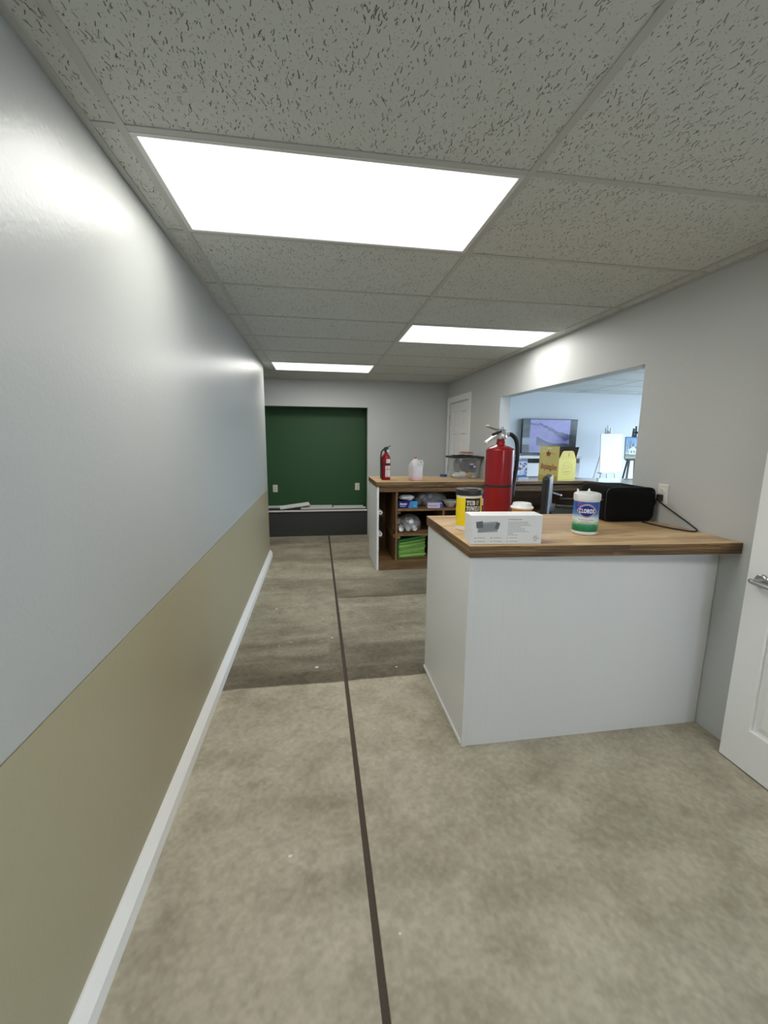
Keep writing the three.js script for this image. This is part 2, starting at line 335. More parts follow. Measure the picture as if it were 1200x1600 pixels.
{
  const labels = ['large flat ceiling light panel nearest the camera, beside the left wall', 'flat ceiling light panel in the middle, next to the right wall', 'small-looking ceiling light panel farthest away, before the back wall', 'flat ceiling light panel behind the camera near the right wall'];
  lightSpots.forEach(([c, r], i) => {
    const x = COL * (c + 0.5), z = -ROW * (r + 0.5), t = thing('ceiling_light', labels[i], 'ceiling light', [x, H, z]);
    const W = COL - TEE, D = ROW - TEE, e = 0.016;
    mesh('frame', [bx(-W / 2, W / 2, -0.004, 0.012, -D / 2, -D / 2 + e, 0.001), bx(-W / 2, W / 2, -0.004, 0.012, D / 2 - e, D / 2, 0.001), bx(-W / 2, -W / 2 + e, -0.004, 0.012, -D / 2 + e, D / 2 - e, 0.001), bx(W / 2 - e, W / 2, -0.004, 0.012, -D / 2 + e, D / 2 - e, 0.001), bx(-W / 2, W / 2, 0.012, 0.03, -D / 2, D / 2, 0)], M.fixture, t);
    mesh('diffuser', bx(-W / 2 + e, W / 2 - e, 0.0, 0.008, -D / 2 + e, D / 2 - e, 0), M.glow, t);
    const L = new THREE.RectAreaLight(PANEL_COLOR, PANEL, W - 2 * e, D - 2 * e);
    L.position.set(x, H - 0.008, z); L.lookAt(x, 0, z); L.name = 'panel_light'; scene.add(L);
  });
}

/* ---------- doors ---------- */
// six-panel leaf lying in (u, y), u 0..w, face towards +z, thickness t
function sixPanel(parent, w, h, t, mat) {
  const st = 0.115, mid = (w - 3 * st) / 2, us = [[st, st + mid], [w - st - mid, w - st]], ys = [[0.20, 0.80], [0.98, 1.58], [1.69, h - 0.12]];
  const holes = []; for (const u of us) for (const y of ys) holes.push([u[0], u[1], y[0], y[1]]);
  mesh('leaf', [uvBox(holed(0, w, 0, h, holes, t))], mat, parent);
  for (const [a, b, c, d] of holes) {
    const s = new THREE.Shape([[a + 0.045, c + 0.045], [b - 0.045, c + 0.045], [b - 0.045, d - 0.045], [a + 0.045, d - 0.045]].map(p => new THREE.Vector2(...p)));
    const raised = uvBox(new THREE.ExtrudeGeometry(s, { depth: 0.001, bevelEnabled: true, bevelSize: 0.030, bevelThickness: 0.012, bevelSegments: 1 }).translate(0, 0, t - 0.017));
    mesh('panel', [bx(a, b, c, d, 0.004, t - 0.018, 0), raised], mat, parent);
  }
}
const d1 = structGroup('door_1');
{
  const w = 0.83; d1.position.set(XR + 0.045, 0.008, -4.93); d1.rotation.y = -Math.PI / 2;   // local u runs along +z, face towards -x
  sixPanel(d1, w, 2.015, 0.035, M.doorWhite);
  for (const y of [0.25, 1.05, 1.82]) mesh('hinge', cylBetween([-0.004, y - 0.045, 0.042], [-0.004, y + 0.045, 0.042], 0.007), M.satin, d1);
}
struct('trim_1', [bx(XR - 0.018, XR, 0, 2.045, -5.02, -4.945, 0.004), bx(XR - 0.018, XR, 0, 2.045, -4.09, -4.015, 0.004), bx(XR - 0.018, XR, 2.045, 2.125, -5.02, -4.015, 0.004)], M.doorWhite);
const d2 = structGroup('door_2');
{
  d2.position.set(2.475, 0.008, -0.122); d2.rotation.y = -Math.PI / 2;
  sixPanel(d2, 0.81, 2.03, 0.035, M.doorWhite);
  mesh('latch', bx(-0.009, 0.0, 0.88, 0.905, 0.008, 0.024, 0.002), M.satin, d2);
  for (const y of [0.25, 1.05, 1.82]) mesh('hinge', cylBetween([0.816, y - 0.045, -0.004], [0.816, y + 0.045, -0.004], 0.007), M.satin, d2);
  const y = 0.893, u = 0.066;
  const rose = lathe([[0.0, 0.012], [0.018, 0.012], [0.028, 0.009], [0.032, 0.003], [0.032, 0]], 32).rotateX(Math.PI / 2).translate(u, y, 0.0355);
  mesh('handle', [rose, cylBetween([u, y, 0.04], [u, y, 0.085], 0.010, 0.011, 20), tube([[u - 0.014, y, 0.078], [u, y, 0.084], [u + 0.035, y - 0.002, 0.082], [u + 0.08, y - 0.006, 0.077], [u + 0.115, y - 0.004, 0.070]], 0.0105, 40, 14), new THREE.SphereGeometry(0.0105, 16, 12).translate(u - 0.014, y, 0.078), new THREE.SphereGeometry(0.0105, 16, 12).translate(u + 0.115, y - 0.004, 0.07)], M.satin, d2);
}
struct('trim_2', [bx(XR - 0.016, XR, 0, 2.05, 1.53, 1.60, 0.003), bx(XR - 0.016, XR, 2.05, 2.12, 0.70, 1.60, 0.003)], M.doorWhite);

/* ---------- near counter ---------- */
const TOP = H - 1.321;                                           // 1.029
{
  const c = thing('reception_counter', 'white painted counter cabinet nearest the camera, under the wood worktop', 'counter');
  const w = M.counterWhite = STD({ color: rgb(0.80, 0.81, 0.81), roughness: 0.36, bumpMap: dataTex(256, 256, (u, v) => { const n = fbm(u, v, 64, 4, 3, 83); return [n * 255, n * 255, n * 255]; }), bumpScale: 0.0006 });
  mesh('front_panel', bx(1.222, 2.527, 0, TOP - 0.056, -0.362, -0.345, 0.001), w, c);
  mesh('side_panel', bx(1.204, 1.222, 0, TOP - 0.056, -1.09, -0.362, 0.001), w, c);
  mesh('corner_trim', bx(1.200, 1.226, 0, TOP - 0.056, -0.362, -0.338, 0.002), w, c);
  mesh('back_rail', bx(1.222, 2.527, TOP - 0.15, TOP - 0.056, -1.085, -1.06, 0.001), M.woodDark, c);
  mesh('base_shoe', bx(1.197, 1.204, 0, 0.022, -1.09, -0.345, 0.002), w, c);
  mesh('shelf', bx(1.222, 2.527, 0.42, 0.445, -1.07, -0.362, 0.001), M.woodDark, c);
  const t = thing('worktop', 'wood worktop of the near counter carrying canisters, white box and black bag', 'worktop');
  const poly = [[1.196, -0.330], [2.527, -0.236], [2.527, -1.055], [1.192, -1.092]];
  mesh('top_board', prism(poly, TOP - 0.004, TOP, 0.0015), M.woodTop, t);
  mesh('core', prism(poly.map(([x, z]) => [x === 2.527 ? x : x + 0.001, z + (z > -0.5 ? -0.001 : 0.001)]), TOP - 0.056, TOP - 0.004, 0.002), M.woodEdge, t, 'rough darker wood edge');
}

/* ---------- far counter ---------- */
const FZ = -3.2, FB = -3.93;
{
  const c = thing('reception_counter', 'brown wooden shelf counter at the back with a white end panel', 'counter');
  mesh('end_panel', bx(1.172, 1.197, 0, TOP - 0.056, FB, FZ - 0.012, 0.002), M.counterWhite, c, 'white end panel');
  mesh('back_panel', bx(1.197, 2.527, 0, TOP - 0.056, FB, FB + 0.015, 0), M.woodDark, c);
  mesh('apron', bx(1.197, 2.527, TOP - 0.118, TOP - 0.056, FZ - 0.045, FZ - 0.024, 0.002), M.woodShelf, c);
  mesh('divider', swapUV(bx(1.392, 1.416, 0.1, TOP - 0.118, FB + 0.015, FZ - 0.03, 0.002)), M.woodShelf, c);
  mesh('divider', swapUV(bx(1.95, 1.974, 0.1, 0.70, FB + 0.015, FZ - 0.03, 0.002)), M.woodShelf, c);
  mesh('shelf', bx(1.416, 2.527, 0.688, 0.716, FB + 0.015, FZ - 0.035, 0.002), M.woodShelf, c);
  mesh('shelf', bx(1.416, 1.95, 0.395, 0.425, FB + 0.015, FZ - 0.035, 0.002), M.woodShelf, c);
  mesh('bottom_shelf', bx(1.197, 2.527, 0.085, 0.11, FB + 0.015, FZ - 0.035, 0.002), M.woodShelf, c);
  mesh('kick_board', bx(1.197, 2.527, 0, 0.11, FZ - 0.034, FZ - 0.014, 0.002), M.woodShelf, c);
  for (const y of [0.36, 0.655]) mesh('cleat', bx(1.416, 1.455, y, y + 0.033, FB + 0.02, FZ - 0.05, 0.001), M.woodShelf, c);
  mesh('cleat', bx(1.372, 1.392, 0.38, 0.42, FB + 0.02, FZ - 0.04, 0.001), M.woodShelf, c);
  mesh('stud', swapUV(bx(1.30, 1.385, 0.11, 0.90, FB + 0.016, FB + 0.05, 0.002)), M.woodShelf, c);
  const t = thing('worktop', 'wood worktop of the back counter carrying small extinguisher, jug and bin', 'worktop');
  mesh('top_board', bx(1.163, 2.527, TOP - 0.004, TOP, FB - 0.01, FZ, 0.0015), M.woodTop, t);
  mesh('core', bx(1.164, 2.527, TOP - 0.056, TOP - 0.004, FB - 0.009, FZ - 0.001, 0.002), M.woodEdge, t);
}
/* lobby side of the desk */
{
  const c = thing('reception_desk', 'angled lobby desk with wood top seen through the wall opening', 'desk');
  const poly = [[2.653, -3.2], [3.72, -3.2], [3.93, -2.66], [4.30, -1.75], [4.92, -2.0], [4.52, -3.46], [3.98, -3.56], [3.60, -3.84], [2.653, -3.84]];
  mesh('top_board', prism(poly, TOP - 0.004, TOP, 0.0015), PHY({ map: woodTop, roughness: 0.2, clearcoat: 1, clearcoatRoughness: 0.08 }), c);
  mesh('core', prism(poly, TOP - 0.036, TOP - 0.004, 0.002), M.woodEdge, c);
  mesh('apron', [bx(2.66, 3.70, TOP - 0.12, TOP - 0.056, -3.245, -3.222, 0.002), board([3.74, -3.22], [4.30, -1.79], TOP - 0.12, TOP - 0.056, 0.02)], M.woodEdge, c);
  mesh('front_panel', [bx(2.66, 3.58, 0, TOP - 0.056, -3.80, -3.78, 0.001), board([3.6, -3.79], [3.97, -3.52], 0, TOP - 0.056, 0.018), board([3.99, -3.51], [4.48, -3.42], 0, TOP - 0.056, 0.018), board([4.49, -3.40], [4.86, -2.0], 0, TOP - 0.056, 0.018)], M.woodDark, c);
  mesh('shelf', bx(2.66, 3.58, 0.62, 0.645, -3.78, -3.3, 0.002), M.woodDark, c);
}

/* ---------- things on the near counter ---------- */
function labelBand(name, r, y0, y1, tex, parent, rough = 0.4) {
  const g = new THREE.CylinderGeometry(r, r, y1 - y0, 64, 1, true, -Math.PI, 2 * Math.PI).translate(0, (y0 + y1) / 2, 0);
  return mesh(name, g, STD({ map: tex, roughness: rough }), parent);
}
{ // wipes tub
  const t = thing('towel_canister', 'yellow and white towel canister with a black lid on near worktop', 'canister', [1.316, TOP, -0.690]);
  const r = 0.0665;
  mesh('body', lathe([[0, 0], [r - 0.004, 0], [r, 0.004], [r, 0.188], [r - 0.002, 0.191], [0, 0.191]], 64), M.whitePlastic = STD({ color: rgb(0.80, 0.80, 0.77), roughness: 0.35 }), t);
  const tex = canvasTex(2048, 768, (g, w, h) => {
    g.fillStyle = '#f2f0e6'; g.fillRect(0, 0, w, h);
    g.fillStyle = '#f0d312'; g.fillRect(0, h * 0.02, w, h * 0.98);
    const x = w * 0.402, bw = w * 0.205, y = h * 0.03, bh = h * 0.47;
    g.fillStyle = '#f2f0e2'; g.fillRect(x - 6, y + bh, bw + 12, h * 0.05);
    g.fillStyle = '#14140f'; g.fillRect(x, y, bw, bh);
    g.fillStyle = '#f4f2ea'; g.textBaseline = 'alphabetic'; g.font = 'bold 158px serif';
    const put = (s, px, py, ww, c) => { g.save(); g.translate(px, py); g.scale(ww / g.measureText(s).width, 1); g.fillStyle = c; g.strokeStyle = c; g.lineWidth = 4; g.fillText(s, 0, 0); g.strokeText(s, 0, 0); g.restore(); };
    put('TUB', x + bw * 0.06, y + bh * 0.49, bw * 0.53, '#f4f2ea');
    put("O'", x + bw * 0.66, y + bh * 0.49, bw * 0.22, '#d9d06a');
    put('TOWELS', x + bw * 0.05, y + bh * 0.90, bw * 0.90, '#f4f2ea');
  });
  labelBand('label', r + 0.0006, 0.026, 0.178, tex, t);
  const R = 0.0715;
  mesh('lid', [lathe([[0, 0.219], [0.040, 0.219], [0.044, 0.213], [0.058, 0.212], [0.062, 0.217], [R - 0.003, 0.217], [R, 0.213], [R, 0.190], [R - 0.002, 0.187], [r, 0.187]], 64), bx(-0.03, 0.03, 0.214, 0.222, -0.012, 0.045, 0.003)], M.blackPlastic, t);
}
{ // big extinguisher
  const t = thing('fire_extinguisher', 'large red fire extinguisher with silver lever handle and black hose', 'fire extinguisher', [1.590, TOP, -0.945], 0.35);
  const r = 0.0815, hb = 0.428;
  mesh('cylinder', lathe([[0, 0.006], [r - 0.012, 0.0], [r - 0.003, 0.002], [r, 0.012], [r, hb - 0.016], [r - 0.003, hb - 0.008], [r - 0.010, hb - 0.001], [r - 0.034, hb + 0.010], [0.028, hb + 0.016], [0.024, hb + 0.022], [0.024, hb + 0.040], [0, hb + 0.040]], 72), M.red, t);
  mesh('collar', lathe([[0, hb + 0.055], [0.021, hb + 0.055], [0.023, hb + 0.050], [0.023, hb + 0.034], [0.026, hb + 0.032], [0.026, hb + 0.026]], 40), M.red, t);
  const y = hb + 0.048;
  mesh('valve', [bx(-0.026, 0.026, y, y + 0.045, -0.021, 0.021, 0.006, 3), bx(-0.030, 0.028, y + 0.034, y + 0.060, -0.017, 0.017, 0.008, 3), cylBetween([0.02, y + 0.032, 0], [0.060, y + 0.031, 0], 0.0135, 0.012, 20), lathe([[0, 0.012], [0.016, 0.010], [0.018, 0], [0.018, -0.01]], 24).rotateX(Math.PI / 2).translate(0, y + 0.02, 0.022)], M.alu = STD({ color: rgb(0.70, 0.70, 0.69), roughness: 0.34, metalness: 0.85 }), t);
  mesh('carry_handle', [bar([-0.010, y + 0.030, 0], [-0.075, y + 0.004, 0], 0.016, 0.030, 0.005), bar([-0.068, y + 0.008, 0], [-0.114, y - 0.018, 0], 0.011, 0.028, 0.004), bar([-0.111, y - 0.015, 0], [-0.119, y - 0.027, 0], 0.009, 0.026, 0.003)], M.alu, t);
  mesh('lever', [bar([0.0, y + 0.052, 0], [-0.045, y + 0.060, 0], 0.012, 0.028, 0.004), bar([-0.040, y + 0.059, 0], [-0.112, y + 0.076, 0], 0.011, 0.028, 0.004)], M.alu, t);
  mesh('pull_pin', [cylBetween([-0.02, y + 0.046, 0.02], [-0.076, y + 0.026, 0.012], 0.006, 0.009), tube([[-0.02, y + 0.050, 0.018], [-0.01, y + 0.070, 0.02], [0.0, y + 0.064, 0.018], [-0.005, y + 0.05, 0.018]], 0.0018, 24, 6)], M.blackPlastic, t);
  mesh('hose', tube([[0.058, y + 0.031, 0], [0.085, y + 0.028, 0], [0.116, y + 0.000, 0.006], [0.130, y - 0.06, 0.010], [0.127, y - 0.14, 0.014], [0.112, y - 0.22, 0.018], [0.100, y - 0.26, 0.02]], 0.0125, 64, 14), M.blackRubber, t);
  mesh('nozzle', [cylBetween([0.101, y - 0.255, 0.02], [0.092, y - 0.325, 0.02], 0.014, 0.0175, 20), cylBetween([0.092, y - 0.32, 0.02], [0.090, y - 0.335, 0.02], 0.019, 0.019, 20)], M.blackPlastic, t);
  mesh('strap', [lathe([[r + 0.0002, 0.200], [r + 0.0025, 0.202], [r + 0.0025, 0.212], [r + 0.0002, 0.214]], 72), bx(r - 0.002, 0.108, 0.198, 0.216, -0.006, 0.03, 0.003)], M.blackRubber, t);
}
{ // white carton
  const ry = -0.083, w = 0.336, h = 0.136, d = 0.098, t = thing('carton', 'white cardboard carton printed with a twin-head emergency light', 'box', [1.374, TOP, -0.388], ry);
  const mat = STD({ color: rgb(0.80, 0.80, 0.80), roughness: 0.42 });
  mesh('shell', bx(-w / 2, w / 2, 0, h, -d / 2, d / 2, 0.0025, 2), mat, t);
  const tex = canvasTex(1344, 544, (g, W, Hh) => {
    g.fillStyle = '#e9e9e9'; g.fillRect(0, 0, W, Hh);
    g.fillStyle = '#8f9193'; g.beginPath(); g.moveTo(150, 130); g.lineTo(500, 110); g.lineTo(500, 300); g.lineTo(130, 320); g.closePath(); g.fill();
    g.fillStyle = '#a3a5a7'; g.beginPath(); g.moveTo(150, 130); g.lineTo(500, 110); g.lineTo(490, 145); g.lineTo(160, 165); g.closePath(); g.fill();
    g.strokeStyle = '#777'; g.lineWidth = 4; g.strokeRect(128, 128, 372, 190);
    const head = (x, y, s, a) => { g.save(); g.translate(x, y); g.rotate(a); g.fillStyle = '#6b6d70'; g.beginPath(); g.roundRect ? g.roundRect(-s / 2, -s / 2, s, s, 12) : g.rect(-s / 2, -s / 2, s, s); g.fill(); g.strokeStyle = '#3d3f41'; g.lineWidth = 5; for (const [i, j] of [[-1, -1], [1, -1], [-1, 1], [1, 1]]) { g.strokeRect(i * s * 0.22 - s * 0.16, j * s * 0.22 - s * 0.16, s * 0.32, s * 0.32); } g.restore(); };
    head(160, 170, 128, -0.12); 
    g.save(); g.translate(495, 190); g.rotate(0.25); g.fillStyle = '#66686b'; g.fillRect(-34, -64, 72, 128); g.strokeStyle = '#3d3f41'; g.lineWidth = 5; g.strokeRect(-20, -46, 44, 40); g.strokeRect(-20, 6, 44, 40); g.restore();
    g.fillStyle = '#4b4c4e'; g.font = 'bold 26px sans-serif'; g.fillText('LED Emergency Light', 700, 78);
    const R = rng(5); g.fillStyle = '#5c5d5f';
    for (let i = 0; i < 9; i++) { const L = [380, 395, 430, 240, 320, 330, 400, 110, 190][i]; let x = 700; while (x < 700 + L) { const q = 8 + R() * 26; g.fillRect(x, 120 + i * 31, Math.min(q, 700 + L - x), 8); x += q + 6; } }
    for (let c = 0; c < 3; c++) for (let r = 0; r < 2; r++) { const x = 80 + c * 305, y = 418 + r * 70; g.fillStyle = '#3f4042'; g.fillRect(x, y, 18, 18); if (c === 2 || r) { g.fillStyle = '#e9e9e9'; g.fillRect(x + 3, y - 3, 12, 12); } g.fillStyle = '#5c5d5f'; let q = x + 48; while (q < x + 190) { const k = 6 + R() * 20; g.fillRect(q, y + 4, k, 8); q += k + 5; } }
    g.strokeStyle = '#333'; g.lineWidth = 5; g.beginPath(); g.arc(1240, 428, 38, 0, 7); g.stroke(); g.fillStyle = '#333'; g.font = 'bold 40px sans-serif'; g.fillText('U', 1213, 436); g.fillText('L', 1244, 450); g.font = 'bold 26px sans-serif'; g.fillText('c', 1178, 450); g.fillText('us', 1284, 450); g.font = 'bold 18px sans-serif'; g.fillText('LISTED', 1206, 492);
  });
  const lab = new THREE.PlaneGeometry(w - 0.006, h - 0.006).translate(0, h / 2, d / 2 + 0.0004);
  mesh('print', lab, STD({ map: tex, roughness: 0.42 }), t);
  mesh('flap', [bx(-w / 2 + 0.003, w / 2 - 0.003, h - 0.0002, h + 0.0008, -d / 2 + 0.004, d / 2 - 0.006, 0)], mat, t);
}
{ // coffee cup
  const t = thing('paper_cup', 'orange paper coffee cup with a white lid behind the carton', 'cup', [1.552, TOP, -0.560]);
  mesh('cup', lathe([[0, 0.004], [0.036, 0.004], [0.037, 0], [0.0385, 0.002], [0.0515, 0.136], [0.050, 0.138], [0, 0.138]], 48), STD({ color: rgb(0.72, 0.30, 0.05), roughness: 0.5 }), t);
  mesh('lid', lathe([[0, 0.152], [0.036, 0.152], [0.039, 0.158], [0.0435, 0.158], [0.0465, 0.153], [0.0480, 0.142], [0.0555, 0.140], [0.0572, 0.136], [0.0565, 0.131], [0.0525, 0.129]], 48), STD({ color: rgb(0.82, 0.82, 0.80), roughness: 0.3 }), t);
}
{ // disinfecting wipes
  const t = thing('wipes_canister', 'white wipes canister with blue and green label beside the black bag', 'canister', [1.882, TOP, -0.515]);
  const r = 0.0625;
  mesh('body', lathe([[0, 0.003], [r - 0.006, 0], [r, 0.006], [r, 0.014], [r - 0.002, 0.018], [r - 0.002, 0.172], [r, 0.176], [r, 0.182], [0, 0.182]], 64), M.whitePlastic, t);
  const tex = canvasTex(2048, 800, (g, w, h) => {
    const gr = g.createLinearGradient(0, 0, 0, h); gr.addColorStop(0, '#2f6dbe'); gr.addColorStop(0.40, '#4f8fd6'); gr.addColorStop(0.52, '#cfe2ee'); gr.addColorStop(0.60, '#eef3ee'); gr.addColorStop(0.72, '#a8d3b8'); gr.addColorStop(0.82, '#23895a'); gr.addColorStop(1, '#12704a');
    g.fillStyle = gr; g.fillRect(0, 0, w, h);
    const cx = w * 0.415, cy = h * 0.30;
    g.fillStyle = '#2c57ab'; g.beginPath(); g.moveTo(cx - 350, 0); g.lineTo(cx - 330, h * 0.27); g.quadraticCurveTo(cx - 190, h * 0.50, cx, h * 0.53); g.quadraticCurveTo(cx + 190, h * 0.50, cx + 330, h * 0.27); g.lineTo(cx + 350, 0); g.fill();
    const lens = (a, b, c) => { g.fillStyle = c; g.beginPath(); g.moveTo(cx - a, cy); g.quadraticCurveTo(cx - a * 0.5, cy - b, cx, cy - b); g.quadraticCurveTo(cx + a * 0.5, cy - b, cx + a, cy); g.quadraticCurveTo(cx + a * 0.5, cy + b, cx, cy + b); g.quadraticCurveTo(cx - a * 0.5, cy + b, cx - a, cy); g.fill(); };
    lens(272, 186, '#e8e2f0'); lens(262, 176, '#a3242f'); lens(246, 160, '#f0eef6'); lens(236, 150, '#1c2f86');
    g.save(); g.font = 'bold 150px sans-serif'; const s = 'CLOROX'; g.translate(cx - 198, cy + 54); g.scale(396 / g.measureText(s).width, 1); g.fillStyle = '#ffffff'; g.fillText(s, 0, 0); g.lineWidth = 2; g.strokeStyle = '#fff'; g.strokeText(s, 0, 0); g.restore();
    g.fillStyle = '#c02a5e'; g.font = 'bold 30px sans-serif'; 
    g.beginPath(); g.arc(cx - 205, 70, 46, 0, 7); g.strokeStyle = '#d85c8e'; g.lineWidth = 10; g.stroke();
    g.fillStyle = '#2a3a6e'; g.font = 'bold 44px sans-serif'; g.fillText('Disinfecting Wipes', cx - 195, h * 0.615);
    g.fillStyle = '#b4323c'; g.font = 'bold 36px sans-serif'; g.fillText('Kills 99.9% of', cx - 130, h * 0.675); g.fillText('Viruses & Bacteria', cx - 165, h * 0.725);
    g.fillStyle = '#143c34'; g.fillRect(cx - 220, h * 0.755, 430, 14); g.beginPath(); g.moveTo(cx + 205, h * 0.735); g.lineTo(cx + 250, h * 0.765); g.lineTo(cx + 205, h * 0.79); g.fill();
    const R = rng(19); for (let i = 0; i < 300; i++) { g.fillStyle = R() < 0.5 ? 'rgba(10,80,50,0.35)' : 'rgba(60,160,110,0.3)'; g.fillRect(R() * w, h * (0.82 + R() * 0.18), 6 + R() * 20, 3 + R() * 6); }
  });
  labelBand('label', r - 0.0012, 0.019, 0.171, tex, t, 0.3);
  const R = 0.0645;
  mesh('lid', [lathe([[0, 0.214], [R - 0.012, 0.214], [R - 0.004, 0.211], [R, 0.206], [R, 0.178], [R - 0.002, 0.176], [r - 0.002, 0.176]], 64), bx(-0.035, 0.03, 0.2135, 0.218, -0.02, 0.05, 0.002)], STD({ color: rgb(0.78, 0.79, 0.77), roughness: 0.32 }), t);
  const wv = (x0, s) => { const g = new THREE.PlaneGeometry(0.014, 0.018, 4, 6), p = g.attributes.position; for (let i = 0; i < p.count; i++) { const y = p.getY(i) + 0.009; p.setXYZ(i, p.getX(i) * (1 - y * 40) + y * s * 0.3, y, Math.sin(p.getX(i) * 180) * 0.004 * (1 - y * 20)); } g.computeVertexNormals(); return g.translate(x0, 0.214, -0.01); };
  const tissue = STD({ color: rgb(0.85, 0.86, 0.86), roughness: 0.9, side: THREE.DoubleSide });
  mesh('wipe_tip', wv(-0.045, -1), tissue, t); mesh('wipe_tip', wv(0.012, 0.5), tissue, t);
}
{ // black bag
  const t = thing('equipment_bag', 'black padded fabric bag against the grey wall on the worktop', 'bag', [2.352, TOP, -0.905], -0.05);
  const fab = PHY({ color: rgb(0.0055, 0.0055, 0.006), roughness: 0.95, specularIntensity: 0.35, bumpMap: fineBump, bumpScale: 0.0015 });
  const w = 0.312, h = 0.208, d = 0.30;
  const shell = new RoundedBoxGeometry(w, h, d, 6, 0.042), p = shell.attributes.position;
  for (let i = 0; i < p.count; i++) { const x = p.getX(i) / w, y = p.getY(i) / h, z = p.getZ(i) / d; const q = 1 + 0.03 * (1 - 4 * y * y) * 1; p.setXYZ(i, p.getX(i) * q, (p.getY(i)) * (y > 0 ? 1 - 0.05 * (0.5 + x) : 1), p.getZ(i) * (1 + 0.03 * (1 - 4 * x * x))); }
  shell.computeVertexNormals();
  mesh('shell', shell.translate(0, h / 2, 0), fab, t);
  const loop = (z, k) => { const pts = []; for (let i = 0; i < 64; i++) { const a = i / 64 * 2 * Math.PI, c = Math.cos(a), s = Math.sin(a), n = 0.26; pts.push([Math.sign(c) * Math.abs(c) ** n * (w / 2 - k), h / 2 + Math.sign(s) * Math.abs(s) ** n * (h / 2 - k), z]); } return tube(pts, 0.0035, 160, 6, true); };
  mesh('piping', [loop(d / 2 - 0.022, 0.004), loop(-d / 2 + 0.022, 0.004)], M.blackPlastic, t);
  mesh('zipper', tube([[-w / 2 - 0.003, h * 0.62, -d / 2 + 0.05], [-w / 2 - 0.003, h * 0.62, d / 2 - 0.04]], 0.004, 12, 6), M.blackPlastic, t);
  mesh('strap_loop', tube([[w / 2 - 0.01, h * 0.66, d / 2 - 0.04], [w / 2 + 0.006, h * 0.62, d / 2 - 0.03], [w / 2 + 0.006, h * 0.5, d / 2 - 0.03], [w / 2 - 0.008, h * 0.46, d / 2 - 0.04]], 0.006, 24, 8), M.blackPlastic, t);
}
function outlet(pos, ry, label, group) {
  const t = thing('wall_outlet', label, 'outlet', pos, ry, group);
  mesh('cover_plate', bx(-0.037, 0.037, -0.058, 0.058, 0, 0.006, 0.003, 2), M.plate, t);
  for (const s of [-1, 1]) {
    const so = mesh('socket', lathe([[0, 0.0035], [0.0155, 0.0035], [0.0168, 0.002], [0.0168, 0]], 28).rotateX(Math.PI / 2).translate(0, s * 0.0195, 0.0058), M.plate, t);
    mesh('slot', [bx(-0.0072, -0.0052, s * 0.0195 - 0.001, s * 0.0195 + 0.008, 0.0088, 0.0098, 0), bx(0.0052, 0.0072, s * 0.0195 - 0.001, s * 0.0195 + 0.007, 0.0088, 0.0098, 0), bx(-0.002, 0.002, s * 0.0195 - 0.010, s * 0.0195 - 0.006, 0.0088, 0.0098, 0)], M.darkSlot, so);
  }
  return t;
}
outlet([XR - 0.0002, 1.197, -0.745], -Math.PI / 2, 'cream wall outlet above the near worktop behind the black bag');
outlet([XR - 0.0002, 1.19, -3.36], -Math.PI / 2, 'pale wall outlet low on the right wall above the back worktop');
outlet([-0.150, 0.712, -5.4098], 0, 'white outlet on the left side of the green recess wall');
outlet([1.155, 0.733, -5.4098], 0, 'white outlet on the right side of the green recess wall');
{
  const t = thing('power_cord', 'black power cord hanging from the wall outlet to the near worktop', 'cord', [0, 0, 0]);
  mesh('plug', [bx(2.498, 2.5205, 1.158, 1.196, -0.762, -0.728, 0.006, 2), cylBetween([2.500, 1.165, -0.742], [2.488, 1.152, -0.715], 0.007, 0.0045)], M.blackRubber, t);
  mesh('cable', tube([[2.490, 1.154, -0.718], [2.488, 1.135, -0.67], [2.500, 1.10, -0.60], [2.512, 1.06, -0.52], [2.506, TOP + 0.008, -0.468], [2.485, TOP + 0.0042, -0.472], [2.45, TOP + 0.0042, -0.52], [2.425, TOP + 0.0042, -0.60], [2.415, TOP + 0.0042, -0.68], [2.41, TOP + 0.0042, -0.742]], 0.004, 100, 8), M.blackRubber, t);
}

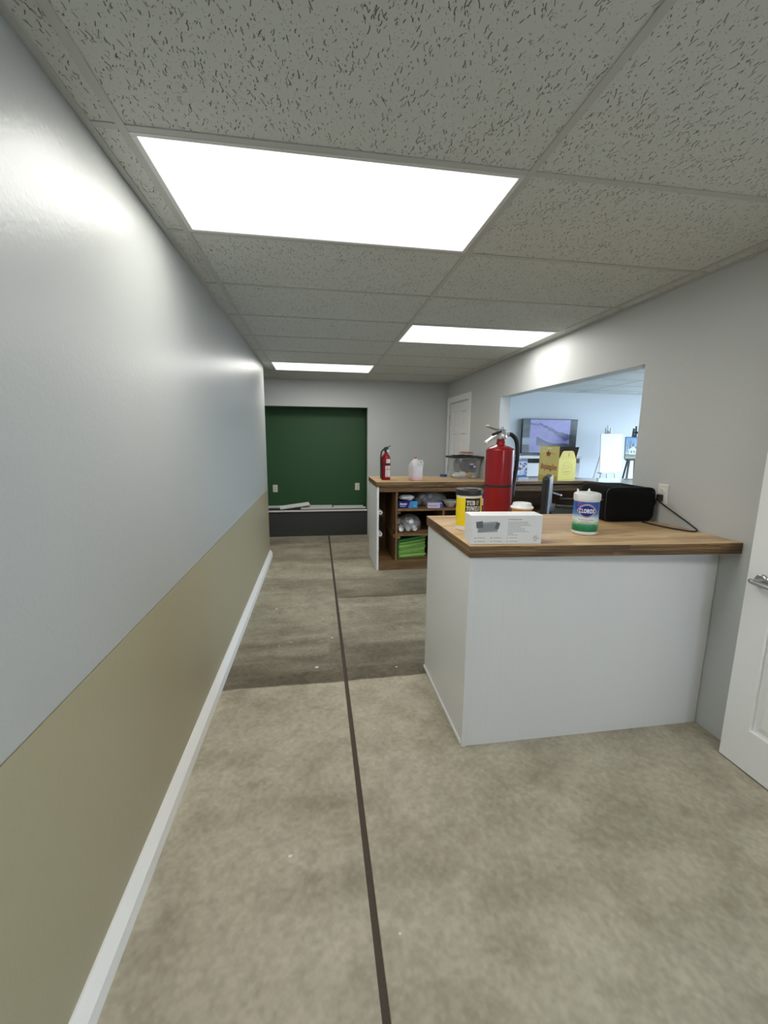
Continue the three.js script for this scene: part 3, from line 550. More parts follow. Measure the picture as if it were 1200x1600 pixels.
/* ---------- things on the far counter ---------- */
{
  const t = thing('fire_extinguisher', 'small red fire extinguisher with black handle on the back counter', 'fire extinguisher', [1.312, TOP, -3.47], 0.2);
  const r = 0.054;
  mesh('cylinder', lathe([[0, 0.003], [r - 0.006, 0], [r, 0.006], [r, 0.245], [r - 0.006, 0.268], [0.032, 0.295], [0.021, 0.308], [0.019, 0.322], [0, 0.322]], 48), M.red, t);
  mesh('valve', [cylBetween([0, 0.318, 0], [0, 0.365, 0], 0.019, 0.016), bx(-0.022, 0.026, 0.345, 0.376, -0.014, 0.014, 0.004, 2)], M.blackPlastic, t);
  mesh('lever', [bar([-0.02, 0.372, 0], [0.035, 0.384, 0], 0.010, 0.022, 0.003), bar([0.03, 0.382, 0], [0.058, 0.398, 0], 0.008, 0.020, 0.003), bar([-0.02, 0.36, 0], [-0.04, 0.35, 0], 0.012, 0.02, 0.003)], M.blackPlastic, t);
  mesh('gauge', lathe([[0, 0.007], [0.014, 0.007], [0.016, 0.005], [0.016, 0]], 24).rotateX(Math.PI / 2).translate(0.016, 0.335, 0.017), M.alu, t);
  mesh('hose', tube([[-0.02, 0.352, 0], [-0.05, 0.335, 0.004], [-0.064, 0.28, 0.008], [-0.066, 0.18, 0.012], [-0.064, 0.08, 0.014]], 0.0085, 40, 10), M.blackRubber, t);
  mesh('nozzle', [cylBetween([-0.064, 0.085, 0.014], [-0.063, 0.02, 0.016], 0.010, 0.013)], M.blackPlastic, t);
  mesh('strap', lathe([[r, 0.176], [r + 0.0025, 0.178], [r + 0.0025, 0.19], [r, 0.192]], 48), M.blackRubber, t);
  const R = rng(8);
  const tex = canvasTex(256, 640, (g, w, h) => { g.fillStyle = '#e8dedb'; g.fillRect(0, 0, w, h); g.fillStyle = '#8e1a1f'; g.fillRect(10, 190, w - 20, 30); g.fillStyle = '#77747a'; for (let y = 20; y < 180; y += 22) g.fillRect(24, y, 100 + R() * 100, 9); for (let y = 236; y < 600; y += 20) g.fillRect(20, y, 120 + R() * 90, 8); g.fillStyle = '#3c3a44'; g.fillRect(20, 604, 150, 16); });
  const band = (a0, a1, y0, y1) => new THREE.CylinderGeometry(r + 0.0006, r + 0.0006, y1 - y0, 24, 1, true, a0, a1 - a0).translate(0, (y0 + y1) / 2, 0);
  const mat = STD({ map: tex, roughness: 0.4 });
  mesh('label', band(-0.45, 0.85, 0.036, 0.165), mat, t); mesh('label', band(-0.25, 0.75, 0.196, 0.242), mat, t);
}
{ // milk jug: squared body, sloped shoulder, hollow handle
  const t = thing('plastic_jug', 'translucent white gallon jug with pink bottom on the back counter', 'jug', [1.645, TOP, -3.36], 0.35);
  const ring = (y, a, n) => { const o = []; for (let i = 0; i < 48; i++) { const q = i / 48 * 2 * Math.PI, c = Math.cos(q), s = Math.sin(q); o.push([Math.sign(c) * Math.abs(c) ** n * a, y, Math.sign(s) * Math.abs(s) ** n * a]); } return o; };
  const loft = (rs) => { const P = [], I = []; rs.forEach(r => r.forEach(p => P.push(...p))); for (let k = 0; k < rs.length - 1; k++) for (let i = 0; i < 48; i++) { const a = k * 48 + i, b = k * 48 + (i + 1) % 48; I.push(a, a + 48, b, b, a + 48, b + 48); } const g = new THREE.BufferGeometry(); g.setAttribute('position', new THREE.Float32BufferAttribute(P, 3)); g.setIndex(I); g.computeVertexNormals(); return g; };
  const milky = PHY({ color: rgb(0.86, 0.86, 0.88), roughness: 0.4, transmission: 0.62, thickness: 0 });
  mesh('body', [loft([ring(0.0, 0.004, 0.5), ring(0.0005, 0.060, 0.5), ring(0.008, 0.068, 0.5), ring(0.155, 0.070, 0.5), ring(0.18, 0.067, 0.55), ring(0.215, 0.050, 0.65), ring(0.238, 0.027, 0.8), ring(0.246, 0.021, 1), ring(0.258, 0.021, 1)])], milky, t);
  mesh('handle', tube([[0.028, 0.228, 0.028], [0.050, 0.222, 0.050], [0.056, 0.19, 0.056], [0.052, 0.145, 0.052], [0.046, 0.12, 0.046]], 0.012, 32, 10), milky, t);
  mesh('cap', lathe([[0, 0.272], [0.019, 0.272], [0.021, 0.269], [0.021, 0.252], [0.0195, 0.252]], 32), STD({ color: rgb(0.45, 0.05, 0.06), roughness: 0.45 }), t);
  mesh('residue', loft([ring(0.001, 0.004, 0.5), ring(0.001, 0.056, 0.5), ring(0.009, 0.0665, 0.5), ring(0.040, 0.0672, 0.5), ring(0.041, 0.004, 0.5)]), STD({ color: rgb(0.80, 0.26, 0.20), roughness: 0.4 }), t, 'pink liquid left in the bottom');
}
{ // clear storage bin
  const t = thing('storage_bin', 'clear plastic storage bin with black lid on the back counter', 'bin', [2.325, TOP, -3.62], 0.06);
  const W = 0.352, D = 0.27, Hb = 0.255, k = 0.86;
  const P = [], I = []; const rows = [[0.002, 0], [0.002, k * 0.97], [0.012, k], [Hb, 1]];
  const n = 32, ring = (y, s) => { for (let i = 0; i < n; i++) { const q = i / n * 2 * Math.PI, c = Math.cos(q), e = Math.sin(q), m = 0.22; P.push(Math.sign(c) * Math.abs(c) ** m * W / 2 * s, y, Math.sign(e) * Math.abs(e) ** m * D / 2 * s); } };
  rows.forEach(r => ring(...r)); for (let a = 0; a < rows.length - 1; a++) for (let i = 0; i < n; i++) { const A = a * n + i, B = a * n + (i + 1) % n; I.push(A, A + n, B, B, A + n, B + n); }
  const g = new THREE.BufferGeometry(); g.setAttribute('position', new THREE.Float32BufferAttribute(P, 3)); g.setIndex(I); g.computeVertexNormals();
  mesh('tub', g, PHY({ color: rgb(0.80, 0.82, 0.83), transmission: 0.85, thickness: 0, roughness: 0.16, side: THREE.DoubleSide }), t);
  mesh('lid', [bx(-W / 2 - 0.018, W / 2 + 0.018, Hb - 0.004, Hb + 0.020, -D / 2 - 0.016, D / 2 + 0.016, 0.006, 2), bx(-W / 2 + 0.03, W / 2 - 0.03, Hb + 0.02, Hb + 0.026, -D / 2 + 0.03, D / 2 - 0.03, 0.003)], M.blackPlastic, t);
  mesh('latch', [bx(W / 2 + 0.004, W / 2 + 0.021, Hb - 0.04, Hb + 0.018, -0.04, 0.04, 0.004)], M.blackPlastic, t);
  const tex = canvasTex(256, 192, (g2, w, h) => { g2.fillStyle = '#4c4a6e'; g2.fillRect(0, 0, w, h); g2.fillStyle = '#b8b6cc'; g2.fillRect(20, 20, 140, 60); g2.fillStyle = '#2d2b45'; g2.fillRect(30, 100, 120, 16); g2.fillRect(30, 128, 90, 14); g2.fillStyle = '#d6d4de'; g2.beginPath(); g2.arc(200, 140, 34, 0, 7); g2.fill(); });
  mesh('sticker', new THREE.PlaneGeometry(0.085, 0.062).rotateX(-0.07).translate(0.055, 0.165, D / 2 * 0.963), STD({ map: tex, roughness: 0.4 }), t);
  // what lies inside
  const blob = (seed, sx, sy, sz) => { const q = new THREE.IcosahedronGeometry(1, 3), p = q.attributes.position; for (let i = 0; i < p.count; i++) { const x = p.getX(i), y = p.getY(i), z = p.getZ(i), m = 0.8 + 0.45 * vnoise(x * 2.3 + 10, y * 2.3 + z * 1.7 + 20, 64, 64, seed); p.setXYZ(i, x * m * sx, y * m * sy, z * m * sz); } q.computeVertexNormals(); return q; };
  M.blob = blob;
  const bw = Math.cos(0.06), at = (x, y, z) => [2.325 + x, TOP + y, -3.62 + z];
  const inBin = (name, geo, mat, label, cat, p) => { const m = solo(name, geo, mat, label, cat); m.position.set(...at(...p)); return m; };
  inBin('cloth', blob(3, 0.05, 0.030, 0.05), STD({ color: rgb(0.80, 0.78, 0.74), roughness: 0.9 }), 'crumpled white cloth at the left bottom of the clear bin', 'cloth', [-0.10, 0.045, 0.055]);
  inBin('cloth', blob(7, 0.045, 0.036, 0.05), STD({ color: rgb(0.80, 0.77, 0.70), roughness: 0.9 }), 'crumpled cream cloth in the middle bottom of the clear bin', 'cloth', [-0.03, 0.048, 0.06]);
  inBin('sponge', blob(11, 0.040, 0.030, 0.034), STD({ color: rgb(0.62, 0.33, 0.08), roughness: 0.9 }), 'orange yellow sponge at the bottom of the clear bin', 'sponge', [0.045, 0.046, 0.065]);
  inBin('cloth', blob(13, 0.028, 0.014, 0.03), STD({ color: rgb(0.82, 0.80, 0.74), roughness: 0.9 }), 'small white pad at the right bottom of the clear bin', 'cloth', [0.10, 0.022, 0.065]);
  inBin('pouch', new RoundedBoxGeometry(0.185, 0.17, 0.05, 3, 0.02), STD({ color: rgb(0.03, 0.032, 0.036), roughness: 0.7 }), 'dark pouch standing at the right inside the clear bin', 'pouch', [0.045, 0.155, 0.035]);
  inBin('pouch', blob(17, 0.05, 0.085, 0.045), STD({ color: rgb(0.14, 0.145, 0.15), roughness: 0.8 }), 'grey bundled pouch at the left inside the clear bin', 'pouch', [-0.085, 0.16, 0.0]);
  const pack = solo('plastic_packet', [blob(23, 0.13, 0.016, 0.09).translate(0, 0, 0), blob(29, 0.09, 0.014, 0.07).translate(-0.07, 0.002, 0.02)], PHY({ color: rgb(0.72, 0.66, 0.64), roughness: 0.25, transmission: 0.25, thickness: 0 }), 'shiny clear packet lying on the black bin lid', 'packet');
  pack.position.set(...at(-0.01, Hb + 0.041, 0.0));
  const rp = solo('red_packet', blob(31, 0.09, 0.012, 0.06), STD({ color: rgb(0.46, 0.17, 0.15), roughness: 0.4 }), 'pinkish red flat packet on top of the bin lid', 'packet');
  rp.position.set(...at(0.02, Hb + 0.063, 0.0));
}
{
  const t = thing('tape_roll', 'small blue roll lying on the back counter left of bin', 'tape', [2.135, TOP, -3.86]);
  mesh('roll', lathe([[0.030, 0.0], [0.044, 0.0], [0.045, 0.002], [0.045, 0.026], [0.044, 0.028], [0.030, 0.028], [0.030, 0.0]], 40), STD({ color: rgb(0.035, 0.07, 0.36), roughness: 0.5 }), t);
  mesh('core', lathe([[0.027, 0.0], [0.030, 0.0], [0.030, 0.028], [0.027, 0.028], [0.027, 0.0]], 32), STD({ color: rgb(0.4, 0.3, 0.2), roughness: 0.8 }), t);
}
/* inside the far counter */
const SH1 = 0.716, SH2 = 0.425, SH0 = 0.11;
{
  const t = thing('wrap_box', 'dark and light blue carton of wrap on the upper shelf', 'box', [1.545, SH1, -3.335], 0.05);
  const tex = canvasTex(512, 160, (g, w, h) => { g.fillStyle = '#1a1f6e'; g.fillRect(0, 0, w, h); g.fillStyle = '#3f98d8'; g.beginPath(); g.moveTo(300, h); g.lineTo(350, 0); g.lineTo(w, 0); g.lineTo(w, h); g.fill(); g.fillStyle = '#6a7f9e'; g.beginPath(); g.moveTo(250, h); g.lineTo(310, 0); g.lineTo(350, 0); g.lineTo(296, h); g.fill(); g.save(); g.transform(1, 0, -0.25, 1, 0, 0); g.fillStyle = '#f2f2f8'; for (let i = 0; i < 7; i++) g.fillRect(44 + i * 28, i ? 46 : 28, 20, i ? 34 : 52); g.fillRect(44, 72, 190, 7); g.restore(); g.fillStyle = '#d8daf0'; for (let i = 0; i < 6; i++) g.fillRect(34 + i * 27, 104, 19, 20); g.fillStyle = '#a9d2ee'; g.fillRect(410, 100, 60, 18); });
  mesh('carton', bx(-0.112, 0.112, 0, 0.080, -0.06, 0.06, 0.002), STD({ color: rgb(0.02, 0.03, 0.22), roughness: 0.4 }), t);
  mesh('print', new THREE.PlaneGeometry(0.222, 0.078).translate(0, 0.040, 0.0605), STD({ map: tex, roughness: 0.4 }), t);
}
{
  const nap = solo('napkin_pack', [M.blob(41, 0.086, 0.032, 0.065)], STD({ color: rgb(0.78, 0.79, 0.82), roughness: 0.5 }), 'white plastic pack lying on top of the blue carton', 'packet');
  nap.position.set(1.535, SH1 + 0.116, -3.335);
}
{
  const t = thing('wrap_box', 'white and purple carton on the upper shelf beside the bowl', 'box', [1.865, SH1, -3.30], -0.04);
  const tex = canvasTex(384, 128, (g, w, h) => { g.fillStyle = '#cfcbe0'; g.fillRect(0, 0, w, h); g.fillStyle = '#5b4fa8'; g.fillRect(w - 70, 0, 70, h); g.fillStyle = '#7a79a8'; for (let i = 0; i < 9; i++) g.fillRect(22 + i * 28, 40, 20, 26); g.fillStyle = '#9a9ab8'; g.fillRect(20, 86, 210, 12); });
  mesh('carton', bx(-0.09, 0.09, 0, 0.055, -0.05, 0.05, 0.002), STD({ color: rgb(0.55, 0.53, 0.66), roughness: 0.45 }), t);
  mesh('print', new THREE.PlaneGeometry(0.178, 0.053).translate(0, 0.0275, 0.0505), STD({ map: tex, roughness: 0.4 }), t);
}
solo('bowl', lathe([[0, 0.004], [0.04, 0.0], [0.045, 0.004], [0.070, 0.040], [0.084, 0.070], [0.088, 0.075], [0.086, 0.078], [0.081, 0.072], [0.066, 0.042], [0.04, 0.010], [0, 0.008]], 48), STD({ color: rgb(0.62, 0.60, 0.55), roughness: 0.4, side: THREE.DoubleSide }), 'cream white bowl on the upper shelf of the back counter', 'bowl').position.set(2.07, SH1, -3.34);
{
  const t = thing('snack_carton', 'small red carton with white lettering behind the towel canister', 'box', [2.43, SH1, -3.30]);
  const tex = canvasTex(128, 256, (g, w, h) => { g.fillStyle = '#8e1418'; g.fillRect(0, 0, w, h); g.save(); g.translate(70, 220); g.rotate(-Math.PI / 2); g.fillStyle = '#eee'; for (let i = 0; i < 6; i++) g.fillRect(i * 24, -14, 16, 28); g.restore(); });
  mesh('carton', bx(-0.07, 0.07, 0, 0.155, -0.04, 0.04, 0.002), STD({ color: rgb(0.28, 0.01, 0.012), roughness: 0.45 }), t);
  mesh('print', new THREE.PlaneGeometry(0.136, 0.151).translate(0, 0.0775, 0.0405), STD({ map: tex, roughness: 0.45 }), t);
}
/* clear cups heaped on the upper shelf */
const clearCup = PHY({ color: rgb(0.85, 0.86, 0.90), transmission: 0.7, thickness: 0, roughness: 0.22, side: THREE.DoubleSide });
{
  const cup = thing('plastic_cup', 'clear plastic cup in the heap on the upper shelf', 'cup', [0, 0, 0], 0, 'clear cups heaped on the upper shelf');
  mesh('cup', lathe([[0, 0.003], [0.026, 0.0], [0.028, 0.003], [0.040, 0.090], [0.0425, 0.092], [0.0425, 0.095], [0.0395, 0.095], [0.026, 0.006], [0, 0.006]], 28), clearCup, cup);
  const R = rng(91), spots = [];
  for (const z of [-3.38, -3.56]) for (let k = 0; k < 5; k++) spots.push([1.70 + (k % 3) * 0.09 + (k > 2 ? 0.045 : 0), SH1 + 0.046 + (k > 2 ? 0.079 : 0), z - R() * 0.02]);
  spots.forEach((s, i) => { const o = i ? dup(cup, s, 0) : cup; o.position.set(...s); o.rotation.set(-Math.PI / 2 + (R() - 0.5) * 0.12, 0, (R() - 0.5) * 0.3); });
}
function bag(name, label, sx, sy, sz, pos, seed, mat) {
  const g = new THREE.IcosahedronGeometry(1, 5), p = g.attributes.position;
  for (let i = 0; i < p.count; i++) { const x = p.getX(i), y = p.getY(i), z = p.getZ(i); let m = 0.9 + 0.16 * vnoise(x * 3 + 9, y * 3 + z * 4 + 9, 64, 64, seed) + 0.10 * Math.abs(vnoise(x * 8 + 30, y * 6 + z * 8 + 30, 64, 64, seed + 1) - 0.5); p.setXYZ(i, x * m * sx, Math.max(y * m * sy, -sy * 0.8), z * m * sz); }
  g.computeVertexNormals(); const o = solo(name, g, mat, label, 'bag'); o.position.set(pos[0], pos[1] + sy * 0.8, pos[2]); return o;
}
const film = PHY({ color: rgb(0.92, 0.93, 0.95), transmission: 0.82, thickness: 0, roughness: 0.18, side: THREE.DoubleSide });
bag('plastic_bag', 'loose clear plastic bag around cups on the upper shelf', 0.20, 0.105, 0.12, [1.84, SH1, -3.46], 101, film);
bag('plastic_bag', 'clear plastic bag of paper cup sleeves on the middle shelf', 0.148, 0.105, 0.14, [1.588, SH2 + 0.001, -3.42], 111, film);
{
  const c = thing('cup_stack', 'white paper cup bottom facing out of the clear bag', 'cups', [0, 0, 0], 0, 'sleeves of white paper cups in the clear bag');
  const mat = STD({ color: rgb(0.80, 0.80, 0.79), roughness: 0.5 });
  for (let k = 0; k < 3; k++) mesh('cup', lathe([[0, 0.008], [0.026, 0.008], [0.027, 0], [0.0285, 0.002], [0.035, 0.07], [0.037, 0.072], [0.035, 0.075], [0.033, 0.073], [0, 0.02]], 28).rotateX(-Math.PI / 2).translate(0, 0, -k * 0.045), mat, c);
  [[1.455, 0.072, 'upper left of the five'], [1.478, 0.037, 'lower left of the five, touching the shelf'], [1.562, 0.040, 'lowest in the middle of the five'], [1.600, 0.125, 'topmost of the five'], [1.642, 0.040, 'lower right of the five']].forEach(([x, y, w], i) => {
    const label = `white paper cup bottom in the clear bag, ${w}`;
    const o = i ? dup(c, [x, SH2 + y, -3.31], 0, label) : c; o.position.set(x, SH2 + y + 0.0, -3.31 - (i === 0 ? 0.09 : 0)); o.userData.label = label; o.rotation.y = (i - 2) * 0.05;
    if (i === 0) o.position.y = SH2 + 0.115;
  });
}
{ // folded green towels in a sleeve
  const t = thing('towel_pack', 'pack of folded green towels on the bottom shelf of back counter', 'towels', [1.605, SH0, -3.40], 0.10);
  const gm = [STD({ color: rgb(0.20, 0.40, 0.06), roughness: 0.7 }), STD({ color: rgb(0.30, 0.50, 0.11), roughness: 0.7 }), STD({ color: rgb(0.14, 0.32, 0.06), roughness: 0.7 })];
  const R = rng(131);
  for (let k = 0; k < 10; k++) {
    const g = new RoundedBoxGeometry(0.33, 0.019, 0.19, 3, 0.009), p = g.attributes.position; const tilt = 0.03 + k * 0.011, off = (R() - 0.5) * 0.012;
    for (let i = 0; i < p.count; i++) p.setY(i, p.getY(i) + p.getX(i) * tilt - 0.25 * p.getX(i) ** 2 * (k / 10) + 0.003 * vnoise(p.getX(i) * 30 + 50, p.getZ(i) * 30 + 50, 99, 99, k));
    g.computeVertexNormals();
    mesh('folded_towel', g.translate(off, 0.0135 + k * 0.0215, off), gm[k % 3], t);
  }
  const cov = new RoundedBoxGeometry(0.345, 0.030, 0.20, 4, 0.013), p = cov.attributes.position;
  for (let i = 0; i < p.count; i++) p.setY(i, p.getY(i) + p.getX(i) * 0.14 - 0.25 * p.getX(i) ** 2 + 0.006 * vnoise(p.getX(i) * 40 + 50, p.getZ(i) * 40 + 50, 99, 99, 77));
  cov.computeVertexNormals();
  mesh('wrapper', [cov.translate(-0.002, 0.238, -0.004), bx(-0.18, -0.162, 0.002, 0.235, -0.10, 0.085, 0.008, 3)], STD({ color: rgb(0.025, 0.20, 0.045), roughness: 0.4 }), t, 'dark green plastic wrapper');
}
{ // cups peeking past the white end panel
  const mat = STD({ color: rgb(0.62, 0.62, 0.62), roughness: 0.5 });
  const a = thing('paper_roll', 'white roll in the open left bay, upper of two by the end panel', 'roll', [1.226, 0.64, -3.34]);
  mesh('roll', lathe([[0.008, 0], [0.024, 0], [0.025, 0.001], [0.025, 0.11], [0.008, 0.11], [0.008, 0]], 28).rotateX(-Math.PI / 2).translate(0, 0.026, 0.05), mat, a);
  mesh('bracket', bx(-0.0285, 0.03, -0.012, 0, -0.06, 0.05, 0.002), M.woodDark, a);
  const b = dup(a, [1.226, 0.385, -3.34], 0, 'white roll in the open left bay, lower of two by the end panel');
}

/* ---------- boards on the bench in the recess ---------- */
function plank(name, label, a, b, w, th, group) {
  const o = solo(name, bar(a, b, w, th, 0.002), M.whiteTrim, label, 'board', group); return o;
}
{
  const B = 0.411;
  const flat = (label, x0, x1, z, w, h, ry, y = B) => { const o = solo('trim_board', bx(-(x1 - x0) / 2, (x1 - x0) / 2, 0, h, -w / 2, w / 2, 0.002), M.whiteTrim, label, 'board', 'white trim boards left on the bench'); o.position.set((x0 + x1) / 2, y, z); o.rotation.y = ry; return o; };
  flat('long white board lying at the back left of the bench', -0.58, 0.74, -5.35, 0.07, 0.030, 0.0);
  flat('short white board lying at the back right of the bench', 0.76, 1.24, -5.33, 0.06, 0.024, -0.02);
  flat('thin white board lying along the middle of the bench', 0.25, 1.27, -5.19, 0.05, 0.020, 0.035);
  const o = flat('white board propped at a slant across the others on bench', -0.24, 0.24, -5.22, 0.085, 0.018, 0.0, B + 0.006);
  o.position.set(0.155, B + 0.040, -5.215); o.rotation.set(0.45, 0.35, 0.075, 'YZX');
  const dk = solo('dark_strip', bx(-0.30, 0.30, 0, 0.006, -0.03, 0.03, 0.001), M.blackPlastic, 'dark strip lying on the bench at its left', 'strip'); dk.position.set(-0.2, B, -5.15);
}

/* ---------- drafting chair in the opening ---------- */
{
  const t = thing('office_chair', 'tall black office chair standing behind the near counter', 'chair', [3.045, 0, -2.37], -0.60);
  const leather = STD({ color: rgb(0.012, 0.012, 0.013), roughness: 0.42, bumpMap: fineBump, bumpScale: 0.001 });
  const pad = (w, h, d, r, f) => { const g = new RoundedBoxGeometry(w, h, d, 6, r), p = g.attributes.position; for (let i = 0; i < p.count; i++) { const v = f(p.getX(i), p.getY(i), p.getZ(i)); p.setXYZ(i, ...v); } g.computeVertexNormals(); return g; };
  const S = 0.77, bend = (x, y, z) => [x - 0.03 + 0.10 * (y / 0.5) ** 2 * -1 + 0.30 * z * z, y, z * (1 - 0.25 * Math.max(0, y / 0.28) ** 3)];
  mesh('seat', pad(0.46, 0.085, 0.47, 0.035, (x, y, z) => [x, y + (y > 0 ? -0.10 * z * z + 0.015 * Math.cos(x * 12) : 0), z]).translate(0, S, 0), leather, t);
  mesh('backrest', pad(0.075, 0.42, 0.43, 0.034, bend).translate(-0.235, S + 0.175, 0), leather, t);
  mesh('back_shell', pad(0.012, 0.405, 0.415, 0.005, bend).translate(-0.2005, S + 0.175, 0), STD({ color: rgb(0.45, 0.46, 0.48), roughness: 0.3, metalness: 0.4 }), t, 'grey edge plate');
  for (const s of [-1, 1]) mesh('armrest', [bx(-0.16, 0.14, S + 0.10, S + 0.13, s * 0.275 - 0.03, s * 0.275 + 0.03, 0.012, 3), tube([[0.10, S + 0.11, s * 0.275], [0.11, S + 0.03, s * 0.28], [0.02, S - 0.04, s * 0.25], [0, S - 0.05, s * 0.15]], 0.013, 24, 10)], M.blackPlastic, t);
  mesh('back_bracket', tube([[-0.195, S + 0.10, 0], [-0.21, S + 0.0, 0], [-0.12, S - 0.06, 0], [0, S - 0.055, 0]], 0.018, 24, 10), M.satin, t);
  mesh('arm_stub', cylBetween([-0.12, S + 0.215, 0.2], [-0.20, S + 0.225, 0.12], 0.009, 0.009), M.satin, t);
  mesh('column', [cylBetween([0, 0.13, 0], [0, 0.45, 0], 0.028), cylBetween([0, 0.45, 0], [0, S - 0.045, 0], 0.016)], M.satin, t);
  mesh('foot_ring', new THREE.TorusGeometry(0.21, 0.011, 10, 48).rotateX(Math.PI / 2).translate(0, 0.30, 0), M.chrome, t);
  mesh('ring_spoke', [0, 1, 2].map(i => cylBetween([0, 0.30, 0], [0.21 * Math.cos(i * 2.1), 0.30, 0.21 * Math.sin(i * 2.1)], 0.007)), M.chrome, t);
  for (let i = 0; i < 5; i++) {
    const a = i * 2 * Math.PI / 5 + 0.3, c = Math.cos(a), s = Math.sin(a);
    const bl = mesh('base_leg', bar([0.02 * c, 0.12, 0.02 * s], [0.29 * c, 0.075, 0.29 * s], 0.03, 0.045, 0.008), M.blackPlastic, t);
    mesh('caster', [cylBetween([0.29 * c - 0.012 * s, 0.026, 0.29 * s + 0.012 * c], [0.29 * c + 0.012 * s, 0.026, 0.29 * s - 0.012 * c], 0.026, 0.026, 20), cylBetween([0.29 * c, 0.026, 0.29 * s], [0.29 * c, 0.08, 0.29 * s], 0.008)], M.blackPlastic, bl);
  }
}

/* ---------- on the lobby desk ---------- */
{
  const ry = 0.27, W = 0.29, D = 0.32, Hh = 0.25, t = thing('takeout_box', 'yellow takeout box with red lettering on the lobby desk', 'box', [3.535, TOP, -3.55], ry);
  const card = STD({ color: rgb(0.66, 0.50, 0.10), roughness: 0.55 }), inner = STD({ color: rgb(0.10, 0.065, 0.045), roughness: 0.7 });
  // +x face of the box shows the logo side (left in view), +z the badge side (right in view)
  mesh('shell', bx(-W / 2, W / 2, 0, Hh, -D / 2, D / 2, 0.002), card, t);
  const front = canvasTex(512, 700, (g, w, h) => {
    g.fillStyle = '#ead27a'; g.fillRect(0, 0, w, h); g.fillStyle = '#d9bd52'; g.fillRect(0, h * 0.90, w, h * 0.1);
    g.fillStyle = '#f4efe2'; g.beginPath(); g.ellipse(w * 0.5, h * 0.07, 62, 20, 0, 0, 7); g.fill();
    g.fillStyle = '#b5402c'; g.beginPath(); for (let i = 0; i < 10; i++) { const a = -Math.PI / 2 + i * Math.PI / 5, r = i % 2 ? 36 : 82; g[i ? 'lineTo' : 'moveTo'](w * 0.46 + Math.cos(a) * r, h * 0.235 + Math.sin(a) * r); } g.fill();
    g.font = 'italic bold 96px serif'; g.fillStyle = '#b5402c'; g.fillText("Bo'", w * 0.34, h * 0.27); g.font = 'bold 26px sans-serif'; g.fillText('IT’S', w * 0.17, h * 0.25); g.fillText('TIME', w * 0.66, h * 0.25);
    g.save(); g.translate(w * 0.09, h * 0.70); g.rotate(0.04); g.font = 'italic bold 130px serif'; g.scale(w * 0.82 / g.measureText('Bojangles').width, 1.15); g.lineWidth = 7; g.strokeStyle = '#a8412f'; g.fillStyle = '#a8412f'; g.fillText('Bojangles', 0, 0); g.strokeText('Bojangles', 0, 0); g.restore();
  });
  const side = canvasTex(512, 560, (g, w, h) => {
    g.fillStyle = '#ead85c'; g.fillRect(0, 0, w, h); g.strokeStyle = '#9c8430'; g.lineWidth = 7;
    g.beginPath(); g.arc(w * 0.5, h * 0.40, 135, Math.PI, 0); g.stroke(); g.beginPath(); g.moveTo(w * 0.20, h * 0.44); g.bezierCurveTo(w * 0.35, h * 0.52, w * 0.65, h * 0.36, w * 0.80, h * 0.46); g.stroke();
    g.beginPath(); g.moveTo(w * 0.22, h * 0.50); g.bezierCurveTo(w * 0.26, h * 0.86, w * 0.74, h * 0.86, w * 0.78, h * 0.50); g.stroke(); g.lineWidth = 4; for (let i = 0; i < 4; i++) { g.beginPath(); g.arc(w * (0.36 + i * 0.09), h * 0.33, 18, 0, 7); g.stroke(); }
    g.fillStyle = '#9c8430'; g.fillRect(w * 0.34, h * 0.60, w * 0.32, 12); g.fillRect(w * 0.38, h * 0.65, w * 0.24, 10);
  });
  // tall logo panel on the -x side, badge panel and tongue flap on +z
  const tall = 0.405;
  mesh('logo_panel', bx(-W / 2 - 0.003, -W / 2, 0, tall, -D / 2, D / 2, 0.001), card, t);
  mesh('logo_print', new THREE.PlaneGeometry(D, tall).rotateY(-Math.PI / 2).translate(-W / 2 - 0.0034, tall / 2, 0), STD({ map: front, roughness: 0.5 }), t);
  mesh('badge_print', new THREE.PlaneGeometry(W, Hh).translate(0, Hh / 2, D / 2 + 0.0005), STD({ map: side, roughness: 0.5 }), t);
  const fl = new THREE.Shape([[-W / 2 + 0.004, 0], [W / 2 - 0.004, 0], [W / 2 - 0.05, 0.088], [W / 2 - 0.075, 0.10], [-W / 2 + 0.075, 0.10], [-W / 2 + 0.05, 0.088]].map(p => new THREE.Vector2(...p)));
  fl.holes.push(new THREE.Path([[0.012, 0.03], [0.018, 0.03], [0.018, 0.075], [0.012, 0.075]].map(p => new THREE.Vector2(...p))));
  mesh('tongue_flap', uvBox(new THREE.ExtrudeGeometry(fl, { depth: 0.002, bevelEnabled: false }).translate(0, Hh, D / 2 - 0.002)), STD({ color: rgb(0.76, 0.58, 0.07), roughness: 0.5 }), t);
  mesh('inner_panel', [bx(-W / 2, W / 2, Hh, tall, -D / 2, -D / 2 + 0.003, 0.001), bar([W / 2 - 0.002, Hh, 0], [W / 2 + 0.04, tall - 0.01, 0], 0.003, D - 0.01, 0.001)], inner, t, 'brown inside of the raised flaps');
}
